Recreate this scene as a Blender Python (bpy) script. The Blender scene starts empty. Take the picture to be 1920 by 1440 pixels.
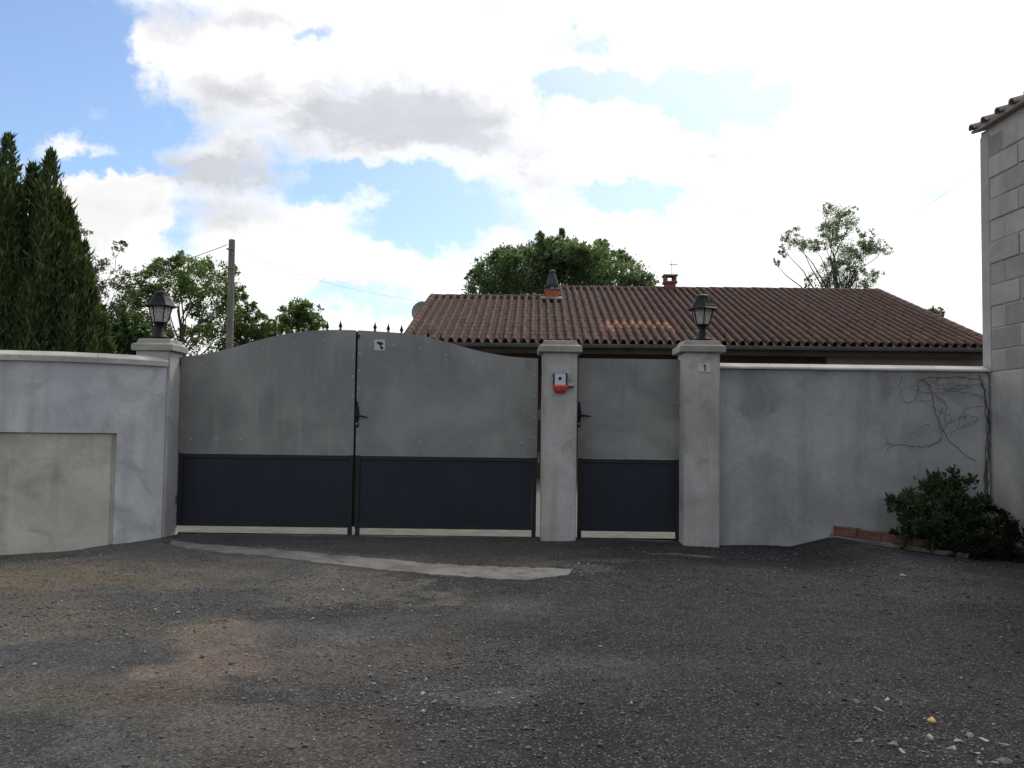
import bpy, bmesh, math, random
import numpy as np
from mathutils import Vector, Matrix

random.seed(7)
RNG = np.random.default_rng(11)
R = math.radians
scene = bpy.context.scene
COL = scene.collection

# ------------------------------------------------------------------ camera
FPX = 1650.0                       # focal length in photo pixels (1920 wide)
CAMZ = 1.05
PITCH = math.atan(80.0 / FPX)
ROLL = R(0.75)
_f = Vector((0, math.cos(PITCH), math.sin(PITCH)))
_r0 = Vector((1, 0, 0)); _u0 = Vector((0, -math.sin(PITCH), math.cos(PITCH)))
_r = _r0 * math.cos(ROLL) + _u0 * math.sin(ROLL)
_u = _u0 * math.cos(ROLL) - _r0 * math.sin(ROLL)
cd = bpy.data.cameras.new('camera'); cam = bpy.data.objects.new('camera', cd); COL.objects.link(cam)
cd.sensor_width = 36.0; cd.lens = FPX / 1920 * 36.0
cd.clip_start = 0.05; cd.clip_end = 3000
M = Matrix((( _r.x, _u.x, -_f.x, 0), (_r.y, _u.y, -_f.y, 0), (_r.z, _u.z, -_f.z, CAMZ), (0, 0, 0, 1)))
cam.matrix_world = M
scene.camera = cam

def ray(px, py):
    return _f + _r * ((px - 960) / FPX) + _u * ((720 - py) / FPX)
def at(px, py, Y):                 # the point of the place at depth Y that lies along a photo pixel
    d = ray(px, py); t = Y / d.y
    return Vector((d.x * t, Y, CAMZ + d.z * t))

# ------------------------------------------------------------------ world / sun / exposure
SUN_AZ, SUN_EL = R(28), R(47)
SUN = Vector((math.sin(SUN_AZ) * math.cos(SUN_EL), math.cos(SUN_AZ) * math.cos(SUN_EL), math.sin(SUN_EL)))
SKY_STRENGTH = 0.125
SUN_STRENGTH = 1.35
scene.view_settings.view_transform = 'Standard'
scene.view_settings.look = 'None'
scene.view_settings.exposure = 0.4
scene.view_settings.gamma = 1.0
scene.view_settings.use_curve_mapping = False
try:
    scene.cycles.use_denoising = True
    scene.cycles.max_bounces = 6
    scene.cycles.transparent_max_bounces = 12
except Exception:
    pass

class NT:
    """small node-tree helper"""
    def __init__(s, tree): s.t = tree; s.n = tree.nodes; s.l = tree.links
    def node(s, typ, **kw):
        n = s.n.new(typ)
        for k, v in kw.items(): setattr(n, k, v)
        return n
    def put(s, sock, v):
        if isinstance(v, bpy.types.NodeSocket): s.l.new(v, sock)
        elif v is not None:
            if isinstance(v, (tuple, list)) and len(v) == 3 and sock.type == 'RGBA': v = (*v, 1)
            sock.default_value = v
    def math(s, op, a, b=None, c=None, clamp=False):
        n = s.node('ShaderNodeMath', operation=op, use_clamp=clamp)
        s.put(n.inputs[0], a); s.put(n.inputs[1], b) if b is not None else None
        if c is not None: s.put(n.inputs[2], c)
        return n.outputs[0]
    def vmath(s, op, a, b=None, out=0):
        n = s.node('ShaderNodeVectorMath', operation=op)
        s.put(n.inputs[0], a)
        if b is not None: s.put(n.inputs[1], b)
        return n.outputs[out]
    def noise(s, vec, scale, detail=4, rough=0.55, dist=0.0, color=False):
        n = s.node('ShaderNodeTexNoise')
        if vec is not None: s.put(n.inputs['Vector'], vec)
        s.put(n.inputs['Scale'], scale); s.put(n.inputs['Detail'], detail)
        s.put(n.inputs['Roughness'], rough); s.put(n.inputs['Distortion'], dist)
        return n.outputs['Color' if color else 'Fac']
    def remap(s, v, a, b, c=0.0, d=1.0, smooth=True):
        n = s.node('ShaderNodeMapRange', interpolation_type='SMOOTHSTEP' if smooth else 'LINEAR')
        s.put(n.inputs['Value'], v)
        for k, x in zip(('From Min', 'From Max', 'To Min', 'To Max'), (a, b, c, d)): s.put(n.inputs[k], x)
        return n.outputs['Result']
    def mix(s, fac, a, b, blend='MIX'):
        n = s.node('ShaderNodeMix', data_type='RGBA', blend_type=blend)
        s.put(n.inputs[0], fac); s.put(n.inputs[6], a); s.put(n.inputs[7], b)
        return n.outputs[2]

w = bpy.data.worlds.new('World'); scene.world = w; w.use_nodes = True
wt = NT(w.node_tree); wt.n.clear()
sky = wt.node('ShaderNodeTexSky', sky_type='NISHITA')
sky.sun_disc = False; sky.sun_elevation = SUN_EL; sky.sun_rotation = SUN_AZ
sky.air_density = 1.0; sky.dust_density = 0.6; sky.ozone_density = 3.0
bg1 = wt.node('ShaderNodeBackground'); wt.l.new(sky.outputs[0], bg1.inputs[0]); bg1.inputs[1].default_value = SKY_STRENGTH
geo = wt.node('ShaderNodeTexCoord').outputs['Generated']
sep = wt.node('ShaderNodeSeparateXYZ'); wt.l.new(geo, sep.inputs[0])
sx, sy, sz = sep.outputs
ys = wt.math('MAXIMUM', sy, 0.12)
ga = wt.math('DIVIDE', sx, ys); ge = wt.math('DIVIDE', sz, ys)
cmb = wt.node('ShaderNodeCombineXYZ'); wt.l.new(ga, cmb.inputs[0]); wt.l.new(ge, cmb.inputs[1])
wob = wt.noise(geo, 9.0, 6, 0.6, 0, True)
wob = wt.vmath('MULTIPLY', wt.vmath('SUBTRACT', wob, (0.5, 0.5, 0.5)), (0.16, 0.11, 0.0))
wob2 = wt.noise(geo, 30.0, 5, 0.65, 0, True)
wob2 = wt.vmath('MULTIPLY', wt.vmath('SUBTRACT', wob2, (0.5, 0.5, 0.5)), (0.06, 0.05, 0.0))
P = wt.vmath('ADD', wt.vmath('ADD', cmb.outputs[0], wob), wob2)
def blob(px, py, rx, ry, wgt=1.0):         # a gap or a dark belly in the clouds, in sky directions
    c = ((px - 960) / FPX, (800 - py) / FPX, 0)
    d = wt.vmath('MULTIPLY', wt.vmath('SUBTRACT', P, c), (FPX / rx, FPX / ry, 0))
    L = wt.vmath('LENGTH', d, out=1)
    return wt.remap(L, 1.35, 0.1, 0.0, wgt)
def total(lst):
    s = lst[0]
    for x in lst[1:]: s = wt.math('ADD', s, x)
    return s
front = wt.remap(sy, 0.15, 0.4)
gaps = total([blob(10, 80, 300, 200, 1.3), blob(60, 240, 170, 80, .9), blob(290, 250, 170, 75, .85), blob(200, 322, 170, 26, .8),
              blob(620, 345, 180, 44, .85), blob(830, 390, 230, 75, .8), blob(740, 440, 150, 36, .4), blob(345, 430, 60, 80, .6), blob(1085, 60, 110, 50, .85),
              blob(1060, 160, 130, 55, 1.05), blob(1270, 165, 170, 85, .88), blob(1430, 165, 190, 60, .72), blob(545, 60, 100, 30, .8), blob(1200, 350, 150, 40, .85), blob(920, 8, 120, 18, .7),
              blob(650, 575, 190, 32, .7), blob(470, 300, 90, 30, .35), blob(230, 110, 60, 60, .45), blob(540, 470, 120, 26, .3)])
lumps = total([blob(90, 270, 95, 44, 1.0), blob(215, 395, 160, 66, .85), blob(430, 120, 220, 110, .6), blob(140, 205, 42, 26, .85), blob(390, 275, 100, 60, .65), blob(260, 60, 70, 50, .6), blob(700, 380, 90, 30, .35)])
bell = total([blob(590, 235, 350, 100, 1.0), blob(790, 195, 240, 80, .6), blob(920, 268, 260, 42, .55), blob(400, 165, 190, 50, .5), blob(345, 12, 170, 36, .7), blob(375, 320, 140, 42, 1.0),
              blob(400, 400, 120, 48, .7), blob(1430, 278, 250, 40, .5), blob(1020, 330, 150, 28, .55), blob(680, 560, 130, 24, .6), blob(1420, 390, 90, 26, .4), blob(1310, 268, 110, 28, .35), blob(560, 30, 150, 34, .4), blob(1500, 600, 60, 14, .4), blob(1030, 420, 160, 30, .3)])
dirz = wt.vmath('MULTIPLY', geo, (1, 1, 1.9))
n1 = wt.noise(dirz, 2.6, 8, 0.58, 0.3)
n2 = wt.noise(dirz, 6.5, 8, 0.62, 0.25)
det = wt.noise(dirz, 15.0, 7, 0.66, 0.2)
sd = wt.math('MAXIMUM', wt.vmath('DOT_PRODUCT', geo, tuple(SUN), out=1), 0.0)
glow = wt.math('POWER', sd, 7.0)
fwide = wt.remap(sy, -0.25, 0.5)
cov = wt.math('MULTIPLY_ADD', n1, 2.2, -0.70)
cov = wt.math('ADD', cov, wt.math('MULTIPLY', front, wt.math('SUBTRACT', lumps, gaps)))
cov = wt.math('ADD', cov, wt.math('MULTIPLY', wt.math('SUBTRACT', det, 0.5), 1.1))
cov = wt.math('ADD', cov, wt.math('MULTIPLY', wt.math('SUBTRACT', n2, 0.5), 0.7))
cov = wt.math('ADD', cov, wt.math('MULTIPLY_ADD', fwide, 0.22, -0.20))
cov = wt.math('ADD', cov, wt.math('MULTIPLY', glow, 0.30))
mask = wt.math('MAXIMUM', wt.remap(cov, -0.30, 0.48), wt.remap(sd, 0.65, 0.97, 0.0, 0.4))   # thin veil of cloud thickens towards the sun
tex = wt.math('ADD', wt.math('MULTIPLY', n2, 0.6), wt.math('MULTIPLY', det, 0.4))
bel = wt.math('ADD', wt.math('MULTIPLY', front, wt.math('MULTIPLY', bell, wt.remap(tex, 0.22, 0.54))),
              wt.math('MULTIPLY', wt.remap(tex, 0.46, 0.72), 0.30))
bel = wt.math('MINIMUM', bel, 1.0)
thick = wt.remap(cov, 0.25, 1.1, 0.0, 0.10)
lit = wt.math('ADD', wt.remap(sd, 0.0, 0.90, 0.62, 0.90), wt.math('MULTIPLY', glow, 0.5))
lit = wt.math('MULTIPLY', lit, wt.math('SUBTRACT', wt.math('SUBTRACT', 1.0, thick), wt.math('MULTIPLY', bel, 0.37)))
ccol = wt.mix(bel, (1.0, 0.99, 0.985), (0.94, 0.97, 1.03))
bg2 = wt.node('ShaderNodeBackground'); wt.l.new(ccol, bg2.inputs[0]); wt.l.new(lit, bg2.inputs[1])
mx = wt.node('ShaderNodeMixShader'); wt.l.new(mask, mx.inputs[0]); wt.l.new(bg1.outputs[0], mx.inputs[1]); wt.l.new(bg2.outputs[0], mx.inputs[2])
wo = wt.node('ShaderNodeOutputWorld'); wt.l.new(mx.outputs[0], wo.inputs[0])

sl = bpy.data.lights.new('sun', 'SUN'); sl.energy = SUN_STRENGTH; sl.angle = R(14); sl.color = (1.0, 0.95, 0.88)
so = bpy.data.objects.new('sun', sl); COL.objects.link(so); so.rotation_euler = (-SUN).to_track_quat('-Z', 'Y').to_euler()
so.location = (6, 12, 20)

# ------------------------------------------------------------------ noise in numpy
def vnoise(x, y, seed=0):
    xi = np.floor(x).astype(np.int64); yi = np.floor(y).astype(np.int64)
    xf = x - xi; yf = y - yi
    u = xf * xf * (3 - 2 * xf); v = yf * yf * (3 - 2 * yf)
    def h(a, b):
        n = (a * 374761393 + b * 668265263 + seed * 1442695041) & 0x7fffffff
        n = ((n ^ (n >> 13)) * 1274126177) & 0x7fffffff
        return ((n ^ (n >> 16)) & 0xffff) / 65535.0
    return (h(xi, yi) * (1 - u) + h(xi + 1, yi) * u) * (1 - v) + (h(xi, yi + 1) * (1 - u) + h(xi + 1, yi + 1) * u) * v
def fbm(x, y, seed=0, oct=5, gain=0.5):
    s = 0; a = 1; t = 0
    for i in range(oct):
        s = s + a * vnoise(x * 2 ** i + 17.3 * i, y * 2 ** i - 9.1 * i, seed + i); t += a; a *= gain
    return s / t

# ------------------------------------------------------------------ materials
MATS = {}
def new_mat(name):
    m = bpy.data.materials.new(name); m.use_nodes = True
    t = NT(m.node_tree); t.n.clear()
    b = t.node('ShaderNodeBsdfPrincipled'); o = t.node('ShaderNodeOutputMaterial'); t.l.new(b.outputs[0], o.inputs[0])
    MATS[name] = m
    return m, t, b
def pos(t): return t.node('ShaderNodeNewGeometry').outputs['Position']
def bump(t, b, h, strength, dist):
    n = t.node('ShaderNodeBump'); n.inputs['Strength'].default_value = strength; n.inputs['Distance'].default_value = dist
    t.put(n.inputs['Height'], h); t.l.new(n.outputs[0], b.inputs['Normal'])
def surf(name, c1, c2, scale=3.0, rough=0.85, metallic=0.0, fine=40.0, fine_amt=0.25, bmp=0.3, bdist=0.004, stain=None, streak=None, spec=0.3, stretch=None, per_obj=0.0):
    m, t, b = new_mat(name)
    p = pos(t)
    if stretch: p = t.vmath('MULTIPLY', p, stretch)
    col = t.mix(t.remap(t.noise(p, scale, 6, 0.6, 0.4), 0.3, 0.7), c1, c2)
    f = t.noise(p, fine, 5, 0.65)
    col = t.mix(fine_amt, col, t.mix(f, (0.25, 0.25, 0.25), (0.8, 0.8, 0.8)), 'OVERLAY')
    if stain:                        # blotches of dirt with their own shape
        sc, amt, scol = stain
        s = t.math('MULTIPLY', t.remap(t.noise(p, sc, 7, 0.62, 0.8), 0.5, 0.72), amt)
        col = t.mix(s, col, scol)
    if streak:                       # rain-run streaks, long in z
        sc, amt, scol = streak
        q = t.vmath('MULTIPLY', p, (1, 1, 0.07))
        s = t.math('MULTIPLY', t.remap(t.noise(q, sc, 5, 0.6, 0.2), 0.5, 0.75), amt)
        col = t.mix(s, col, scol)
    if per_obj:
        rv = t.node('ShaderNodeObjectInfo').outputs['Random']; sv = t.node('ShaderNodeVectorMath', operation='SCALE'); t.put(sv.inputs[0], col); t.put(sv.inputs['Scale'], t.remap(rv, 0, 1, 1-per_obj, 1+per_obj, False)); col = sv.outputs[0]
    t.put(b.inputs['Base Color'], col)
    t.put(b.inputs['Roughness'], t.remap(f, 0.2, 0.8, max(0.05, rough - 0.1), min(1, rough + 0.1), False))
    b.inputs['Metallic'].default_value = metallic
    b.inputs['Specular IOR Level'].default_value = spec
    if bmp: bump(t, b, t.math('ADD', f, t.math('MULTIPLY', t.noise(p, scale * 3, 5, 0.6), 1.5)), bmp, bdist)
    return m

surf('render_grey', (0.44, 0.445, 0.46), (0.60, 0.60, 0.61), 1.6, 0.9, fine=22, fine_amt=.3, bmp=.5, bdist=.006,
     stain=(2.3, .8, (0.32, 0.325, 0.335)), streak=(5.0, .65, (0.32, 0.32, 0.325)))
surf('render_old', (0.29, 0.295, 0.295), (0.44, 0.44, 0.43), 1.4, 0.92, fine=18, fine_amt=.35, bmp=.6, bdist=.007,
     stain=(1.9, .7, (0.19, 0.193, 0.19)), streak=(4.0, .45, (0.2, 0.202, 0.198)))
surf('cream_render', (0.44, 0.41, 0.345), (0.60, 0.565, 0.48), 2.0, 0.95, fine=26, fine_amt=.3, bmp=.6, bdist=.006,
     stain=(3.1, .7, (0.30, 0.295, 0.27)), streak=(5.0, .5, (0.28, 0.275, 0.25)))
surf('pillar_render', (0.36, 0.35, 0.335), (0.49, 0.48, 0.465), 2.2, 0.92, fine=60, fine_amt=.4, bmp=.6, bdist=.004,
     stain=(3.3, .6, (0.24, 0.235, 0.22)), streak=(6.0, .5, (0.24, 0.235, 0.22)))
surf('coping', (0.34, 0.33, 0.31), (0.47, 0.46, 0.43), 3.0, 0.9, fine=50, fine_amt=.35, bmp=.5, bdist=.003,
     stain=(4.0, .45, (0.24, 0.235, 0.21)))
surf('pillar_cap', (0.25, 0.24, 0.215), (0.35, 0.34, 0.305), 4.0, 0.92, fine=60, fine_amt=.4, bmp=.5, bdist=.003,
     stain=(5.0, .5, (0.19, 0.19, 0.165)))
surf('block', (0.26, 0.25, 0.245), (0.36, 0.35, 0.345), 1.9, 0.95, fine=75, fine_amt=.5, bmp=.8, bdist=.005,
     stain=(2.5, .4, (0.22, 0.215, 0.205)), streak=(8, .4, (0.2, 0.195, 0.19)), per_obj=.22)
surf('mortar', (0.30, 0.295, 0.285), (0.42, 0.41, 0.40), 4, 0.95, fine=60, bmp=.6)
surf('mortar_dark', (0.09, 0.08, 0.072), (0.13, 0.115, 0.10), 6, 0.95, fine=40, bmp=.4)
surf('corner_render', (0.29, 0.28, 0.285), (0.38, 0.37, 0.375), 2.5, 0.9, fine=50, bmp=.4, stain=(3, .35, (.27, .26, .26)))
surf('navy_steel', (0.0066, 0.0095, 0.0195), (0.010, 0.0138, 0.0265), 2.0, 0.5, fine=30, fine_amt=.15, bmp=.08, bdist=.002, spec=.35)
surf('frame_steel', (0.013, 0.0145, 0.016), (0.018, 0.02, 0.021), 3.0, 0.55, fine=30, fine_amt=.15, bmp=.08, bdist=.002, spec=.3)
surf('black_iron', (0.006, 0.0065, 0.009), (0.010, 0.011, 0.014), 6, 0.6, fine=60, bmp=.15, spec=.25)
surf('yard_gravel', (0.11, 0.102, 0.09), (0.165, 0.153, 0.135), 6, 0.95, fine=90, fine_amt=.5, bmp=.8, bdist=.01)
surf('concrete_apron', (0.12, 0.113, 0.103), (0.20, 0.19, 0.175), 4.0, 0.95, fine=55, fine_amt=.5, bmp=.8, bdist=.008, stain=(3.4, .9, (0.07, 0.066, 0.062)))
surf('kerb_brick', (0.12, 0.058, 0.05), (0.175, 0.088, 0.075), 7, 0.9, fine=60, bmp=.5, stain=(6, .4, (.12, .08, .07)))
surf('kerb_concrete', (0.17, 0.155, 0.135), (0.25, 0.235, 0.21), 6, 0.95, fine=60, fine_amt=.5, bmp=.7)
surf('soil', (0.02, 0.016, 0.012), (0.045, 0.036, 0.028), 8, 1.0, fine=60, bmp=1.0, bdist=.01)
surf('pole_wood', (0.13, 0.115, 0.10), (0.22, 0.20, 0.185), 4, 0.9, fine=30, bmp=.5, stretch=(6, 6, .6))
surf('bark', (0.07, 0.055, 0.042), (0.13, 0.11, 0.09), 6, 0.95, fine=30, bmp=.7, stretch=(3, 3, .8))
surf('chimney_orange', (0.33, 0.075, 0.035), (0.42, 0.11, 0.055), 6, 0.85, fine=30, bmp=.4)
surf('chimney_brick', (0.17, 0.07, 0.055), (0.24, 0.10, 0.08), 6, 0.9, fine=30, bmp=.4)
surf('zinc', (0.16, 0.165, 0.165), (0.24, 0.245, 0.24), 4, 0.5, metallic=.5, fine=20, bmp=.1)
surf('rivet_zinc', (0.30, 0.305, 0.31), (0.42, 0.42, 0.42), 4, 0.6, metallic=.2, fine=20, bmp=.1)
surf('gutter_grey', (0.085, 0.09, 0.088), (0.13, 0.135, 0.13), 3, 0.6, fine=20, bmp=.1)
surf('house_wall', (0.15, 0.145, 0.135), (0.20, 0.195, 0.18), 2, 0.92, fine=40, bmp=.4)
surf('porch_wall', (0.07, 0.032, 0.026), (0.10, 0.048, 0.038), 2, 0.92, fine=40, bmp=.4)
surf('dark_timber', (0.035, 0.026, 0.02), (0.06, 0.045, 0.035), 4, 0.85, fine=30, bmp=.3)
surf('cowl_dark', (0.03, 0.033, 0.036), (0.055, 0.06, 0.063), 8, 0.7, fine=30, bmp=.3)
surf('dish_cream', (0.30, 0.29, 0.27), (0.36, 0.35, 0.325), 4, 0.6, fine=20, bmp=.05)
surf('enamel', (0.50, 0.47, 0.36), (0.58, 0.55, 0.43), 9, 0.45, fine=30, fine_amt=.2, bmp=.05, spec=.5)
surf('white_plastic', (0.50, 0.54, 0.60), (0.57, 0.60, 0.66), 9, 0.5, fine=30, fine_amt=.1, bmp=.03)
surf('blue_plastic', (0.025, 0.035, 0.075), (0.035, 0.05, 0.10), 9, 0.5, fine=30, bmp=.05)
surf('red_plastic', (0.50, 0.045, 0.022), (0.60, 0.075, 0.03), 9, 0.4, fine=30, fine_amt=.1, bmp=.03, spec=.5)
surf('beige_plastic', (0.42, 0.34, 0.28), (0.5, 0.42, 0.36), 9, 0.6, fine=30, bmp=.05)
surf('black_paint', (0.012, 0.012, 0.014), (0.02, 0.02, 0.022), 9, 0.6, fine=30, bmp=.05)
surf('sticker_white', (0.46, 0.47, 0.51), (0.54, 0.55, 0.58), 9, 0.5, fine=30, fine_amt=.1, bmp=.03)
surf('wire_black', (0.03, 0.03, 0.03), (0.05, 0.05, 0.05), 9, 0.6, fine=30, bmp=0)
surf('wire_rust', (0.20, 0.10, 0.06), (0.26, 0.14, 0.08), 9, 0.7, fine=30, bmp=0)
surf('vine_stem', (0.06, 0.052, 0.046), (0.11, 0.096, 0.082), 9, 0.9, fine=60, bmp=.3)
surf('stone_pale', (0.24, 0.235, 0.22), (0.36, 0.35, 0.335), 14, 0.9, fine=80, bmp=.5)
surf('stone_grey', (0.12, 0.12, 0.118), (0.2, 0.197, 0.19), 14, 0.9, fine=80, bmp=.5)
surf('stone_yellow', (0.52, 0.33, 0.13), (0.62, 0.42, 0.2), 20, 0.85, fine=80, bmp=.4)
surf('verge_tile', (0.20, 0.165, 0.155), (0.30, 0.255, 0.24), 5, 0.95, fine=40, bmp=.5, stain=(7, .5, (.10, .095, .085)))
surf('grass_field', (0.035, 0.055, 0.02), (0.06, 0.085, 0.03), 1.5, 1.0, fine=30, bmp=1, bdist=.05)

# galvanised sheet: dull zinc with faint long vertical run marks
m, t, b = new_mat('galvanised')
p = pos(t)
g1 = t.noise(t.vmath('MULTIPLY', p, (1, 1, 0.05)), 14, 5, 0.65)
g2 = t.noise(p, 1.3, 5, 0.55, 0.5)
g3 = t.noise(t.vmath('MULTIPLY', p, (1, 1, 0.3)), 5, 5, 0.6, 0.6)
c = t.mix(t.remap(g2, 0.3, 0.7), (0.165, 0.17, 0.166), (0.275, 0.278, 0.268))
c = t.mix(t.math('MULTIPLY', t.remap(g1, 0.5, 0.75), .5), c, (0.32, 0.315, 0.30))
c = t.mix(t.math('MULTIPLY', t.remap(g3, 0.55, 0.75), .45), c, (0.13, 0.137, 0.138))
t.put(b.inputs['Base Color'], c); b.inputs['Metallic'].default_value = 0.25
t.put(b.inputs['Roughness'], t.remap(g1, 0.3, 0.7, 0.5, 0.68)); b.inputs['Specular IOR Level'].default_value = .35
bump(t, b, t.math('ADD', g2, t.math('MULTIPLY', g1, 0.15)), .25, .02)

# lantern glass
m, t, b = new_mat('lantern_glass')
p = pos(t)
t.put(b.inputs['Base Color'], t.mix(t.noise(p, 14, 3), (0.74, 0.72, 0.68), (0.86, 0.84, 0.80)))
b.inputs['Roughness'].default_value = 0.25; b.inputs['Transmission Weight'].default_value = 0.75; b.inputs['IOR'].default_value = 1.15

# roof tiles: colour per tile comes from object random (single tiles) or the 'tint' attribute (joined tiles)
def tile_mat(name, attr):
    m, t, b = new_mat(name)
    p = pos(t)
    if attr:
        a = t.node('ShaderNodeAttribute', attribute_name='tint'); r = a.outputs['Fac']
    else:
        r = t.node('ShaderNodeObjectInfo').outputs['Random']
    cr = t.node('ShaderNodeValToRGB'); t.l.new(r, cr.inputs[0])
    cr.color_ramp.elements[0].position = 0; cr.color_ramp.elements[0].color = (0.056, 0.034, 0.028, 1)
    cr.color_ramp.elements[1].position = 1; cr.color_ramp.elements[1].color = (0.120, 0.060, 0.043, 1)
    e = cr.color_ramp.elements.new(0.35); e.color = (0.072, 0.041, 0.033, 1)
    e = cr.color_ramp.elements.new(0.8); e.color = (0.088, 0.048, 0.037, 1)
    col = cr.outputs[0]
    lich = t.math('MULTIPLY', t.remap(t.noise(p, 2.2, 6, 0.65, 0.5), 0.48, 0.7), 0.4)
    col = t.mix(lich, col, (0.066, 0.06, 0.055))
    col = t.mix(t.math('MULTIPLY', t.remap(t.noise(p, 9, 5, 0.65), 0.55, 0.75), 0.25), col, (0.125, 0.095, 0.08))
    t.put(b.inputs['Base Color'], col); b.inputs['Roughness'].default_value = .9; b.inputs['Specular IOR Level'].default_value = .2
    bump(t, b, t.noise(p, 30, 4), .3, .005)
tile_mat('tile_single', False); tile_mat('tile_joined', True)
surf('tile_orange', (0.21, 0.085, 0.05), (0.33, 0.16, 0.105), 5, 0.9, fine=40, bmp=.4)

# foliage: colour per leaf from attribute, some light passing through
def leaf_mat(name, trans=0.35):
    m = bpy.data.materials.new(name); m.use_nodes = True; t = NT(m.node_tree); t.n.clear(); MATS[name] = m
    a = t.node('ShaderNodeAttribute', attribute_name='leafcol')
    d = t.node('ShaderNodeBsdfPrincipled'); t.l.new(a.outputs['Color'], d.inputs['Base Color'])
    d.inputs['Roughness'].default_value = .6; d.inputs['Specular IOR Level'].default_value = .25
    tr = t.node('ShaderNodeBsdfTranslucent')
    t.put(tr.inputs['Color'], t.mix(1.0, a.outputs['Color'], (1.15, 1.3, 0.7), 'MULTIPLY'))
    mx = t.node('ShaderNodeMixShader'); mx.inputs[0].default_value = trans
    t.l.new(d.outputs[0], mx.inputs[1]); t.l.new(tr.outputs[0], mx.inputs[2])
    o = t.node('ShaderNodeOutputMaterial'); t.l.new(mx.outputs[0], o.inputs[0])
leaf_mat('leaf', .65); leaf_mat('conifer_leaf', .3)

# ------------------------------------------------------------------ object helpers
def wmat(o):
    m = o.matrix_basis.copy()
    while o.parent: o = o.parent; m = o.matrix_basis @ m
    return m
def tag(o, label=None, cat=None, group=None, kind=None):
    if label: o['label'] = label
    if cat: o['category'] = cat
    if group: o['group'] = group
    if kind: o['kind'] = kind
    return o
def thing(name, loc, label, cat, group=None, rz=0.0):
    o = bpy.data.objects.new(name, None); COL.objects.link(o); o.empty_display_size = .2
    o.location = loc; o.rotation_euler = (0, 0, rz)
    return tag(o, label, cat, group)
def link(name, me, parent=None, loc=None):
    o = bpy.data.objects.new(name, me); COL.objects.link(o); o.parent = parent
    if loc is not None: o.location = loc
    return o

class MB:
    """collects geometry in world (or local) coordinates; build() links it as one mesh object"""
    def __init__(s): s.v = []; s.f = []
    def add(s, V, F):
        n = len(s.v); s.v += [tuple(x) for x in V]; s.f += [tuple(i + n for i in f) for f in F]; return s
    def box(s, x0, x1, y0, y1, z0, z1, bev=0.0):
        if bev <= 0:
            V = [(x0,y0,z0),(x1,y0,z0),(x1,y1,z0),(x0,y1,z0),(x0,y0,z1),(x1,y0,z1),(x1,y1,z1),(x0,y1,z1)]
            return s.add(V, [(0,3,2,1),(4,5,6,7),(0,1,5,4),(1,2,6,5),(2,3,7,6),(3,0,4,7)])
        bm = bmesh.new(); bmesh.ops.create_cube(bm, size=1)
        for v in bm.verts: v.co = Vector(((x0+x1)/2 + v.co.x*(x1-x0), (y0+y1)/2 + v.co.y*(y1-y0), (z0+z1)/2 + v.co.z*(z1-z0)))
        bmesh.ops.bevel(bm, geom=bm.edges[:], offset=bev, segments=2, affect='EDGES', profile=.6)
        return s.bm(bm)
    def bm(s, bm):
        bm.verts.index_update()
        s.add([v.co[:] for v in bm.verts], [[v.index for v in f.verts] for f in bm.faces]); bm.free(); return s
    def tube(s, pts, r, n=6, cap=True):
        pts = [Vector(p) for p in pts]
        if not isinstance(r, (list, tuple)): r = [r] * len(pts)
        V = []; F = []
        ref = None
        for i, p in enumerate(pts):
            d = (pts[min(i+1, len(pts)-1)] - pts[max(i-1, 0)]).normalized()
            if ref is None: ref = Vector((0,0,1)) if abs(d.z) < .9 else Vector((1,0,0))
            a = d.cross(ref)
            if a.length < 1e-5: a = d.orthogonal()
            a.normalize(); b_ = d.cross(a).normalized(); ref = -b_ if False else ref
            for k in range(n):
                th = 2*math.pi*k/n; V.append(p + (a*math.cos(th) + b_*math.sin(th))*r[i])
        for i in range(len(pts)-1):
            for k in range(n): F.append((i*n+k, i*n+(k+1)%n, (i+1)*n+(k+1)%n, (i+1)*n+k))
        if cap: F.append(tuple(range(n))); F.append(tuple(range((len(pts)-1)*n, len(pts)*n)))
        return s.add(V, F)
    def lathe(s, c, prof, n=12, rot=0.0, cap=True):
        V = []; F = []
        for (r, z) in prof:
            for k in range(n):
                th = rot + 2*math.pi*k/n; V.append((c[0]+r*math.cos(th), c[1]+r*math.sin(th), c[2]+z))
        m = len(prof)
        for i in range(m-1):
            for k in range(n): F.append((i*n+k, i*n+(k+1)%n, (i+1)*n+(k+1)%n, (i+1)*n+k))
        if cap: F.append(tuple(range(n))[::-1]); F.append(tuple(range((m-1)*n, m*n)))
        return s.add(V, F)
    def prism(s, poly, y0, y1):          # polygon in x,z extruded along y
        n = len(poly); V = [(x, y0, z) for x, z in poly] + [(x, y1, z) for x, z in poly]
        F = [tuple(range(n)), tuple(range(2*n-1, n-1, -1))] + [(i, (i+1) % n + 0, (i+1) % n + n, i+n) for i in range(n)]
        return s.add(V, F)
    def mesh(s, name, mat=None, smooth=False, inv=None):
        me = bpy.data.meshes.new(name)
        V = s.v if inv is None else [tuple(inv @ Vector(v)) for v in s.v]
        me.from_pydata(V, [], s.f); me.update()
        bm = bmesh.new(); bm.from_mesh(me); bmesh.ops.recalc_face_normals(bm, faces=bm.faces); bm.to_mesh(me); bm.free()
        if mat: me.materials.append(MATS[mat])
        if smooth:
            me.polygons.foreach_set('use_smooth', [True]*len(me.polygons))
            me.set_sharp_from_angle(angle=R(40))
        return me
    def build(s, name, mat, parent=None, smooth=False, local=False, loc=None):
        if parent is not None:
            inv = None if local else wmat(parent).inverted()
            return link(name, s.mesh(name, mat, smooth, inv), parent)
        if loc is not None:
            o = link(name, s.mesh(name, mat, smooth, Matrix.Translation(-Vector(loc)))); o.location = loc; return o
        return link(name, s.mesh(name, mat, smooth))

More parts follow.
